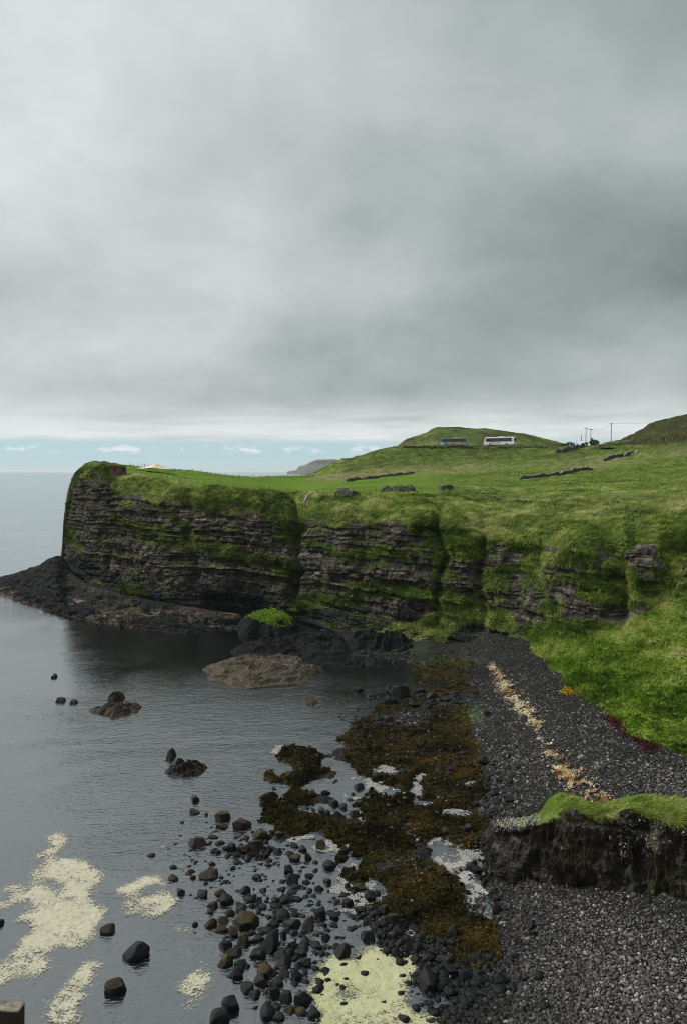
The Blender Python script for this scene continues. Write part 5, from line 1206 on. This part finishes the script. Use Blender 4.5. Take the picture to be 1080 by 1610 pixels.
# the road the coaches stand on
ci_ = np.flatnonzero((cols > 600) & (cols < 1010)); rv = pchip(np.arange(len(segs) + 1), np.transpose(G, (1, 0, 2)), np.linspace(6.08, 6.95, 8))[:, ci_]
for a_ in range(rv.shape[0]):
    for b_ in range(rv.shape[1]):
        z_ = drop(rv[a_, b_, 0], rv[a_, b_, 1]); rv[a_, b_, 2] = max(rv[a_, b_, 2], z_ if z_ is not None else -99) + .03
M_road = simple_mat('asphalt', (0.05, 0.05, 0.052), .9, .25, 1.5)
tag(link('road', mesh_np('road', rv, grid_faces(*rv.shape[:2]), M_road, True)), 'grey road along the top of the slope', None, None, 'structure')
# people by the road
def person(px, py, Yd, coat, leg, label, yaw=0.0, hgt=1.72, arm=.0):
    m, w = new_mat('clothing')
    zc = w.n('ShaderNodeSeparateXYZ', {0: w.n('ShaderNodeTexCoord').outputs['Object']}).outputs[2]
    c = w.ramp(w.math('DIVIDE', zc, 1.8), [(0.0, (0.02, 0.02, 0.02)), (0.05, leg), (0.48, coat), (0.835, (0.45, 0.28, 0.20)), (0.92, (0.05, 0.035, 0.025))], 'CONSTANT')
    principled(w, c, .8)
    bm = bmesh.new(); sk_ = bm.verts.layers.skin.verify()
    J = {}
    def jv(k_, co, r_): J[k_] = bm.verts.new(co); J[k_][sk_].radius = (r_, r_)
    jv('pel', (0, 0, .95), .15); jv('wai', (0, 0, 1.12), .14); jv('che', (0, 0, 1.35), .17); jv('nec', (0, 0, 1.50), .06); jv('hea', (0, -.02, 1.62), .10); jv('top', (0, 0, 1.72), .08)
    for s_, n_ in ((-1, 'l'), (1, 'r')):
        jv('hip' + n_, (s_ * .10, 0, .88), .09); jv('kne' + n_, (s_ * .12, -.04 * s_, .48), .065); jv('ank' + n_, (s_ * .13, .03 * s_, .08), .045); jv('toe' + n_, (s_ * .14, -.14 + .03 * s_, .04), .04)
        jv('sho' + n_, (s_ * .20, 0, 1.42), .065); jv('elb' + n_, (s_ * .28, .02, 1.14), .05); jv('wri' + n_, (s_ * (.26 - arm), -.10 - arm, .92 + arm), .035); jv('han' + n_, (s_ * (.25 - arm), -.15 - arm, .85 + arm), .04)
    E = [('pel', 'wai'), ('wai', 'che'), ('che', 'nec'), ('nec', 'hea'), ('hea', 'top')]
    for n_ in 'lr': E += [('pel', 'hip' + n_), ('hip' + n_, 'kne' + n_), ('kne' + n_, 'ank' + n_), ('ank' + n_, 'toe' + n_), ('che', 'sho' + n_), ('sho' + n_, 'elb' + n_), ('elb' + n_, 'wri' + n_), ('wri' + n_, 'han' + n_)]
    for a, b in E: bm.edges.new((J[a], J[b]))
    J['pel'][sk_].use_root = True
    me = bpy.data.meshes.new('person'); bm.to_mesh(me); bm.free(); me.materials.append(m)
    o = link('person', me); o.modifiers.new('skin', 'SKIN'); sb = o.modifiers.new('sub', 'SUBSURF'); sb.levels = sb.render_levels = 1
    g = ground_at(px, py, Yd); o.location = (g.x, g.y, g.z - .02); o.rotation_euler = (0, 0, yaw); o.scale = (hgt / 1.75,) * 3
    return tag(o, label, 'person', 'people beside the road')
person(874, 704, 296, (.40, .04, .03), (.03, .03, .04), 'person in a red coat standing by the road wall', .6)
person(893.5, 702, 300, (.02, .02, .025), (.02, .02, .025), 'person in black at the middle of the road wall', -.8)
person(899, 702, 304, (.05, .05, .06), (.03, .03, .04), 'person in dark grey between the walkers in black', 2.0)
person(906.4, 700, 308, (.02, .022, .03), (.02, .02, .02), 'person in black left of the white van', .3)
person(910.8, 700, 309, (.02, .02, .02), (.025, .025, .03), 'person in dark clothes right beside the white van', 1.4, arm=.15)

# poles and wires
tops = []
def pole(px, ytop, ybase, Yd, label, cross=True, box=False):
    g = ground_at(px, ybase, Yd); H = float(at_y(px, ytop, g.y)[2]) - g.z
    t = empty('utility_pole', g)
    MB().tube((0, 0, -.4), (0, 0, H), .16, .11, 10).build('post', M_pole, t)
    if cross:
        MB().box((0, 0, H - .35), (1.5, .12, .14)).build('crossarm', M_pole, t)
        for s_ in (-.6, .6): MB().tube((s_, 0, H - .3), (s_, 0, H - .05), .06, .05, 8).build('insulator', M_rim, t)
    if box: MB().box((.35, 0, H * .42), (.6, .5, 1.0), bevel=.05).build('transformer', M_pole, t)
    tops.append(Vector((g.x, g.y, g.z + H - .1)))
    return tag(t, label, 'pole', 'poles along the road')
pole(913.4, 684.5, 699, 345, 'shortest and thinnest pole, leftmost of the row', False)
pole(920.3, 672, 700, 322, 'tall bare pole second from the left', True)
pole(928, 674, 697, 320, 'pole carrying a box beside the brown shrub', True, True)
pole(959.8, 665, 699, 300, 'tallest pole, nearest the dark hill', True)
def wire(a, b, sag, label):
    mb = MB(); n_ = 14; pts = [a.lerp(b, i / n_) - Vector((0, 0, 4 * sag * (i / n_) * (1 - i / n_))) for i in range(n_ + 1)]
    for i in range(n_): mb.tube(pts[i], pts[i + 1], .028, seg=5)
    bmesh.ops.remove_doubles(mb.bm, verts=mb.bm.verts, dist=.005)
    return tag(mb.build('overhead_wire', M_wire), label, 'wire', 'wires between the poles')
wire(tops[1], tops[2], .5, 'short wire between the two middle poles')
wire(tops[2], tops[3], 1.3, 'sagging wire between the box pole and the tallest pole')
wire(tops[3], Vector([float(c_) for c_ in at_y(1030, 664, 330)]), .3, 'long wire from the tallest pole to the dark hill')

# dry-stone walls following the ground
def stone_wall(name, pts, hgt, thick, label, mat=M_dry, top=None, cat='wall', seed=0, step=.3):
    g = [hit(a, b) for a, b in pts]; g = [q_ for q_ in g if q_ is not None]
    L = [0]
    for a, b in zip(g, g[1:]): L.append(L[-1] + (b - a).length)
    n_ = max(4, int(L[-1] / step)); s_ = np.linspace(0, L[-1], n_)
    P_ = np.stack([np.interp(s_, L, [q_[k_] for q_ in g]) for k_ in range(3)], -1)
    for i in range(n_):
        z_ = drop(P_[i, 0], P_[i, 1]); 
        if z_ is not None and abs(z_ - P_[i, 2]) < 2.5: P_[i, 2] = z_
    d = np.gradient(P_, axis=0); d[:, 2] = 0; d /= np.linalg.norm(d, axis=1, keepdims=True) + 1e-9
    side = np.stack([-d[:, 1], d[:, 0], 0 * d[:, 0]], -1)
    prof = [(-.5, -.5), (-.47, .25), (-.42, .5), (-.40, .75), (-.3, 1.0), (0, 1.05), (.3, 1.0), (.40, .75), (.42, .5), (.47, .25), (.5, -.5)]
    hh = hgt * (1 + .45 * fbm(s_, 0 * s_, seed, 1.1, 3, 900 + seed)); e = np.minimum(sstep(-.01, 1.0, s_), sstep(-.01, 1.0, L[-1] - s_)) * .4 + .6
    v = np.stack([P_ + side * (a * thick * (1 + .25 * fbm(s_, b * 3, seed, .6, 2, 910 + seed)))[:, None] + np.array([0, 0, 1]) * (b * hh * (e if b > 0 else 1))[:, None] for a, b in prof], 1)
    f = grid_faces(n_, len(prof)).tolist()
    base_ = Vector(P_[0]); v = v - np.array(base_)
    bm = bmesh.new(); bv2 = [bm.verts.new(q_) for q_ in v.reshape(-1, 3)]
    for q_ in f: bm.faces.new([bv2[i] for i in q_])
    m_ = len(prof); bm.faces.new(bv2[:m_][::-1]); bm.faces.new(bv2[-m_:])
    bmesh.ops.recalc_face_normals(bm, faces=bm.faces)
    me = bpy.data.meshes.new('wall_body'); bm.to_mesh(me); bm.free(); me.materials.append(mat)
    t = empty(name, base_); link('wall_body', me, t)
    if top:
        cv = np.stack([(P_ - np.array(base_)) + side * (a * thick) [..., None] if False else (P_ - np.array(base_)) + side * a * thick + np.array([0, 0, 1]) * (hh * e + b)[:, None] for a, b in ((-.36, -.02), (-.33, .14), (0, .2), (.33, .14), (.36, -.02))], 1)
        cv += rng.normal(0, .035, cv.shape)
        link('coping', mesh_np('coping', cv, grid_faces(n_, 5), top, False), t)
    return tag(t, label, cat)
stone_wall('stone_wall', [(816, 754), (840, 751), (868, 748), (895, 744), (930, 739)], .7, .7, 'low dark dry-stone wall across the middle of the green hillside', top=M_coping, seed=1)
stone_wall('stone_wall', [(948, 725), (965, 720), (985, 716), (1002, 711)], .9, .7, 'short pale-topped stone wall below the dark hill', top=M_coping, seed=2)
stone_wall('stone_wall', [(874, 712), (890, 709), (905, 705), (918, 702)], 1.2, .7, 'dark wall along the road in front of the walkers', seed=3)
stone_wall('stone_wall', [(632, 704.5), (680, 704.5), (740, 704.5), (800, 704), (862, 704)], .55, .6, 'long low dark wall along the road below the coaches', seed=9)
stone_wall('ruined_wall', [(531, 777), (544, 777), (557, 777)], 1.0, 1.6, 'left and lowest of three dark ruined walls by the fence', seed=4)
stone_wall('ruined_wall', [(601, 773), (625, 772), (650, 772)], 1.05, 1.6, 'longest of three dark ruined walls, middle one by the fence', seed=5)
stone_wall('ruined_wall', [(691, 770), (701, 769.5), (710, 769)], 1.1, 1.6, 'right and shortest of three dark ruined walls by the fence', seed=6)
stone_wall('stone_wall', [(491, 776.5), (487, 779), (483, 783), (480, 788), (478, 793)], .6, .5, 'narrow pale wall running over the cliff edge into the gully', mat=M_coping, seed=7)
stone_wall('stone_wall', [(545, 757), (580, 753), (620, 748), (650, 744)], .7, .9, 'thin dark wall at the top edge of the bright pasture', seed=8)

# fences
def fence(pts, n_, hgt, label, wires=(.45, .9), mat=M_wood, lean=.06):
    g = [hit(a, b) for a, b in pts]; g = [q_ for q_ in g if q_ is not None]
    if len(g) < 2: return
    L = [0]
    for a, b in zip(g, g[1:]): L.append(L[-1] + (b - a).length)
    s_ = np.linspace(0, L[-1], n_); t = empty('fence', g[0]); pos_ = []
    mb = MB(); mb.box((0, 0, hgt / 2 - .15), (.13, .13, hgt + .3), taper=.9); pm = mb.mesh('post', mat)
    for q_ in s_:
        c_ = np.array([np.interp(q_, L, [z_[k_] for z_ in g]) for k_ in range(3)]); z_ = drop(c_[0], c_[1])
        if z_ is not None and abs(z_ - c_[2]) < 3: c_[2] = z_
        o = link('post', pm, t); o.location = Vector(c_) - g[0]
        o.rotation_euler = (random.uniform(-lean, lean), random.uniform(-lean, lean), random.uniform(0, 1)); o.scale = (1, 1, random.uniform(.85, 1.15))
        pos_.append(Vector(c_) - g[0])
    for h_ in wires:
        mb = MB()
        for a, b in zip(pos_, pos_[1:]): mb.tube(a + Vector((0, 0, h_)), b + Vector((0, 0, h_)), .012, seg=4)
        bmesh.ops.remove_doubles(mb.bm, verts=mb.bm.verts, dist=.004)
        mb.build('wire', M_wire, t)
    return tag(t, label, 'fence', 'post and wire fences')
fence([(500, 777), (560, 776), (620, 773), (680, 770), (730, 768)], 26, 1.2, 'post and wire fence running past the three ruined walls')
fence([(255, 752), (320, 764), (390, 770), (455, 774)], 18, 1.1, 'fence along the near edge of the bright pasture above the cliff')
fence([(205, 734.5), (255, 737), (300, 743), (350, 750), (400, 752), (450, 753.5), (490, 749)], 44, 1.15, 'long fence along the skyline behind the bright pasture')
fence([(690, 783), (760, 783), (830, 785), (910, 786), (1000, 789), (1075, 790)], 14, 1.2, 'sparse leaning fence along the grassy brow at the right', lean=.25)
fence([(700, 705), (760, 705), (820, 705), (862, 706)], 22, 1.1, 'roadside fence in front of the two coaches')
fence([(970, 697), (1000, 697), (1040, 694), (1078, 693)], 12, 1.3, 'fence at the foot of the dark hill')

# red cabin on the left headland
g = hit(188, 746.5); t = empty('cabin', g, R(-22)); tag(t, 'small dark red cabin on the left end of the headland', 'cabin')
MB().box((0, 0, 1.2), (3.0, 2.2, 1.9), bevel=.04).build('walls', M_maroon, t)
rf = extr(MB(), [(-1.65, 2.12), (-1.6, 2.28), (1.6, 2.42), (1.65, 2.26)], -1.3, 1.3).build('roof', M_maroon, t)
MB().box((-.55, -1.11, 1.35), (.9, .06, 1.0)).build('hatch', M_dark, t)
MB().box((.75, -1.11, 1.15), (.75, .06, 1.6)).build('door', M_maroon, t)
MB().box((1.505, 0, 1.4), (.05, 1.2, .8)).build('window', M_dark, t)
for s_ in (-1, 1):
    for q_ in (-1, 1): MB().box((s_ * 1.2, q_ * .85, .1), (.25, .25, .5)).build('block_foot', M_dry, t)

# cream stretch tent
g = hit(243, 742.0); t = empty('tent', g, 0); tag(t, 'cream peaked stretch tent on the bright pasture', 'tent')
na, nb = 41, 25
ua, ub = np.meshgrid(np.linspace(-1, 1, na), np.linspace(-1, 1, nb))
wx = ua * 5.2 * (1 - .10 * ub ** 2); wy = ub * 3.2 * (1 - .12 * ua ** 2)
hz = .75 + 1.75 * np.clip(1 - np.where(ua > .1, (ua - .1) / .9, (.1 - ua) / 1.1), 0, 1) ** 1.25 * (1 - .75 * np.abs(ub)) + .35 * (1 - sstep(-1, -.5, ua))
tv = np.stack([wx, wy, hz], -1); tv2 = tv.copy(); tv2[..., 2] -= .04
fa = grid_faces(nb, na); nv_ = na * nb
edge_i = np.concatenate([np.arange(na), np.arange(1, nb) * na + na - 1, (nb - 1) * na + np.arange(na - 2, -1, -1), np.arange(nb - 2, 0, -1) * na])
ef = np.stack([edge_i, np.roll(edge_i, -1), np.roll(edge_i, -1) + nv_, edge_i + nv_], -1)
link('canopy', mesh_np('canopy', np.concatenate([tv.reshape(-1, 3), tv2.reshape(-1, 3)]), np.concatenate([fa, fa[:, ::-1] + nv_, ef]), M_canvas, True), t)
for a, b, h_ in ((.12, 0, 2.6), (-1, -1, 1.35), (1, -1, .75), (-1, 1, 1.35), (1, 1, .75), (-.4, -1, 1.3)):
    MB().tube((a * 5.2 * (.9 if abs(a) == 1 else 1), b * 3.2 * (.88 if abs(b) == 1 else 1), -.3), (a * 5.2 * (.9 if abs(a) == 1 else 1), b * 3.2 * (.88 if abs(b) == 1 else 1), h_), .05, seg=8).build('tent_pole', M_wood, t)

# brown shrubs by the road
M_shrub = blade_mat('shrub_leaves', [(0, (0.020, 0.020, 0.010)), (.6, (0.06, 0.05, 0.025)), (1, (0.13, 0.10, 0.055))])
def shrub(px, py, Yd, wd, ht, label):
    g = ground_at(px, py, Yd); t = empty('shrub', g)
    mb = MB()
    for k_ in range(7):
        a = k_ * .9; mb.tube((0, 0, -.1), (math.cos(a) * wd * .35, math.sin(a) * wd * .3, ht * .7), .05, .02, 5)
    mb.build('stems', M_pole, t)
    n_ = 700; d = rng.normal(0, 1, (n_, 3)); d /= np.linalg.norm(d, axis=1, keepdims=True); r_ = rng.uniform(.55, 1, (n_, 1)) ** .6
    p_ = d * r_ * np.array([wd / 2, wd * .4, ht / 2]) * (1 + .3 * fbm(d[:, 0], d[:, 1], d[:, 2], .8, 2, int(px)))[:, None] + np.array([0, 0, ht * .5])
    o = flakes('foliage', p_, rng.uniform(.12, .25, n_), rng.uniform(0, 1, n_), M_shrub, None, 1.2, None); o.parent = t
    return tag(t, label, 'shrub', 'brown shrubs by the road')
shrub(886, 703, 316, 3.6, 2.2, 'brown shrub behind the person in red')
shrub(896, 702, 318, 3.6, 2.8, 'larger brown shrub behind the walkers')
shrub(933, 699, 312, 3.6, 2.4, 'brown shrub beside the pole with the box')

# weathered stone post close to the camera, on the crag the picture is taken from
M_post, w = new_mat('weathered_post')
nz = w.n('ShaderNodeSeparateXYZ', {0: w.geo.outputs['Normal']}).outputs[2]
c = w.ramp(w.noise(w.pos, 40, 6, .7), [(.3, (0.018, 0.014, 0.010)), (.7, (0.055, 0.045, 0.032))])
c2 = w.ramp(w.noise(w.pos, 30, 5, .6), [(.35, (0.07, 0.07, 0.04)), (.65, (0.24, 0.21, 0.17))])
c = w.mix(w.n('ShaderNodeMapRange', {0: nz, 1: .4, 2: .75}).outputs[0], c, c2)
principled(w, c, .9, w.bump(w.noise(w.pos, 60, 6, .7), .006), .2)
Yp = 3.0; pt = at_y(38, 1588, Yp); zt = float(pt[2]); PG = 26.4
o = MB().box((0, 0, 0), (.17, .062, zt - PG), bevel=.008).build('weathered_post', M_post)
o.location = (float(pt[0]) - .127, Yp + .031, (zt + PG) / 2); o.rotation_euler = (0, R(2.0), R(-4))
tag(o, 'blurred weathered post top in the bottom left corner', 'post')
xs, ys = np.meshgrid(np.linspace(-1, 1, 40), np.linspace(0, 1, 30))
cg = []
for i in range(30):
    a = np.linspace(0, 2 * math.pi, 48, endpoint=False); k_ = i / 29
    r_ = 4.2 + (1 - k_) * 3.0
    cg.append(np.stack([np.cos(a) * r_ * 1.3, -3.0 - (1 - k_) * 2.5 + np.sin(a) * r_, np.full(48, -9 + k_ * 35.4)], -1))
cg.append(np.repeat(np.array([[[0, -3, 26.4]]]), 48, 1)[0])
cg = np.array(cg); cg[:29, :, 1] += np.minimum(0, .5 * fbm(cg[:29, :, 0], cg[:29, :, 1], cg[:29, :, 2], 5, 3, 950)); cg[..., 1] = np.minimum(cg[..., 1] + 1.9, 3.2)
cg = np.concatenate([cg, cg[:, :1]], 1)
tag(link('crag', mesh_np('crag', cg, grid_faces(31, 49), M_ground, False, blank((31, 49), veg=(np.arange(31) > 28)[:, None] * 1.0, mossy=.5))), 'rocky crag the picture is taken from', None, None, 'structure')

# ---------------------------------------------------------------- the air between here and the far headland
m, w = new_mat('sea_haze')
vol = w.n('ShaderNodeVolumePrincipled', {'Color': (0.86, 0.93, 0.96), 'Density': 0.000045, 'Anisotropy': 0.2})
w.t.links.new(vol.outputs[0], w.out.inputs['Volume'])
tag(MB().box((0, 0, 45), (130000, 130000, 112)).build('haze', m), 'thin sea haze in the air', None, None, 'stuff')
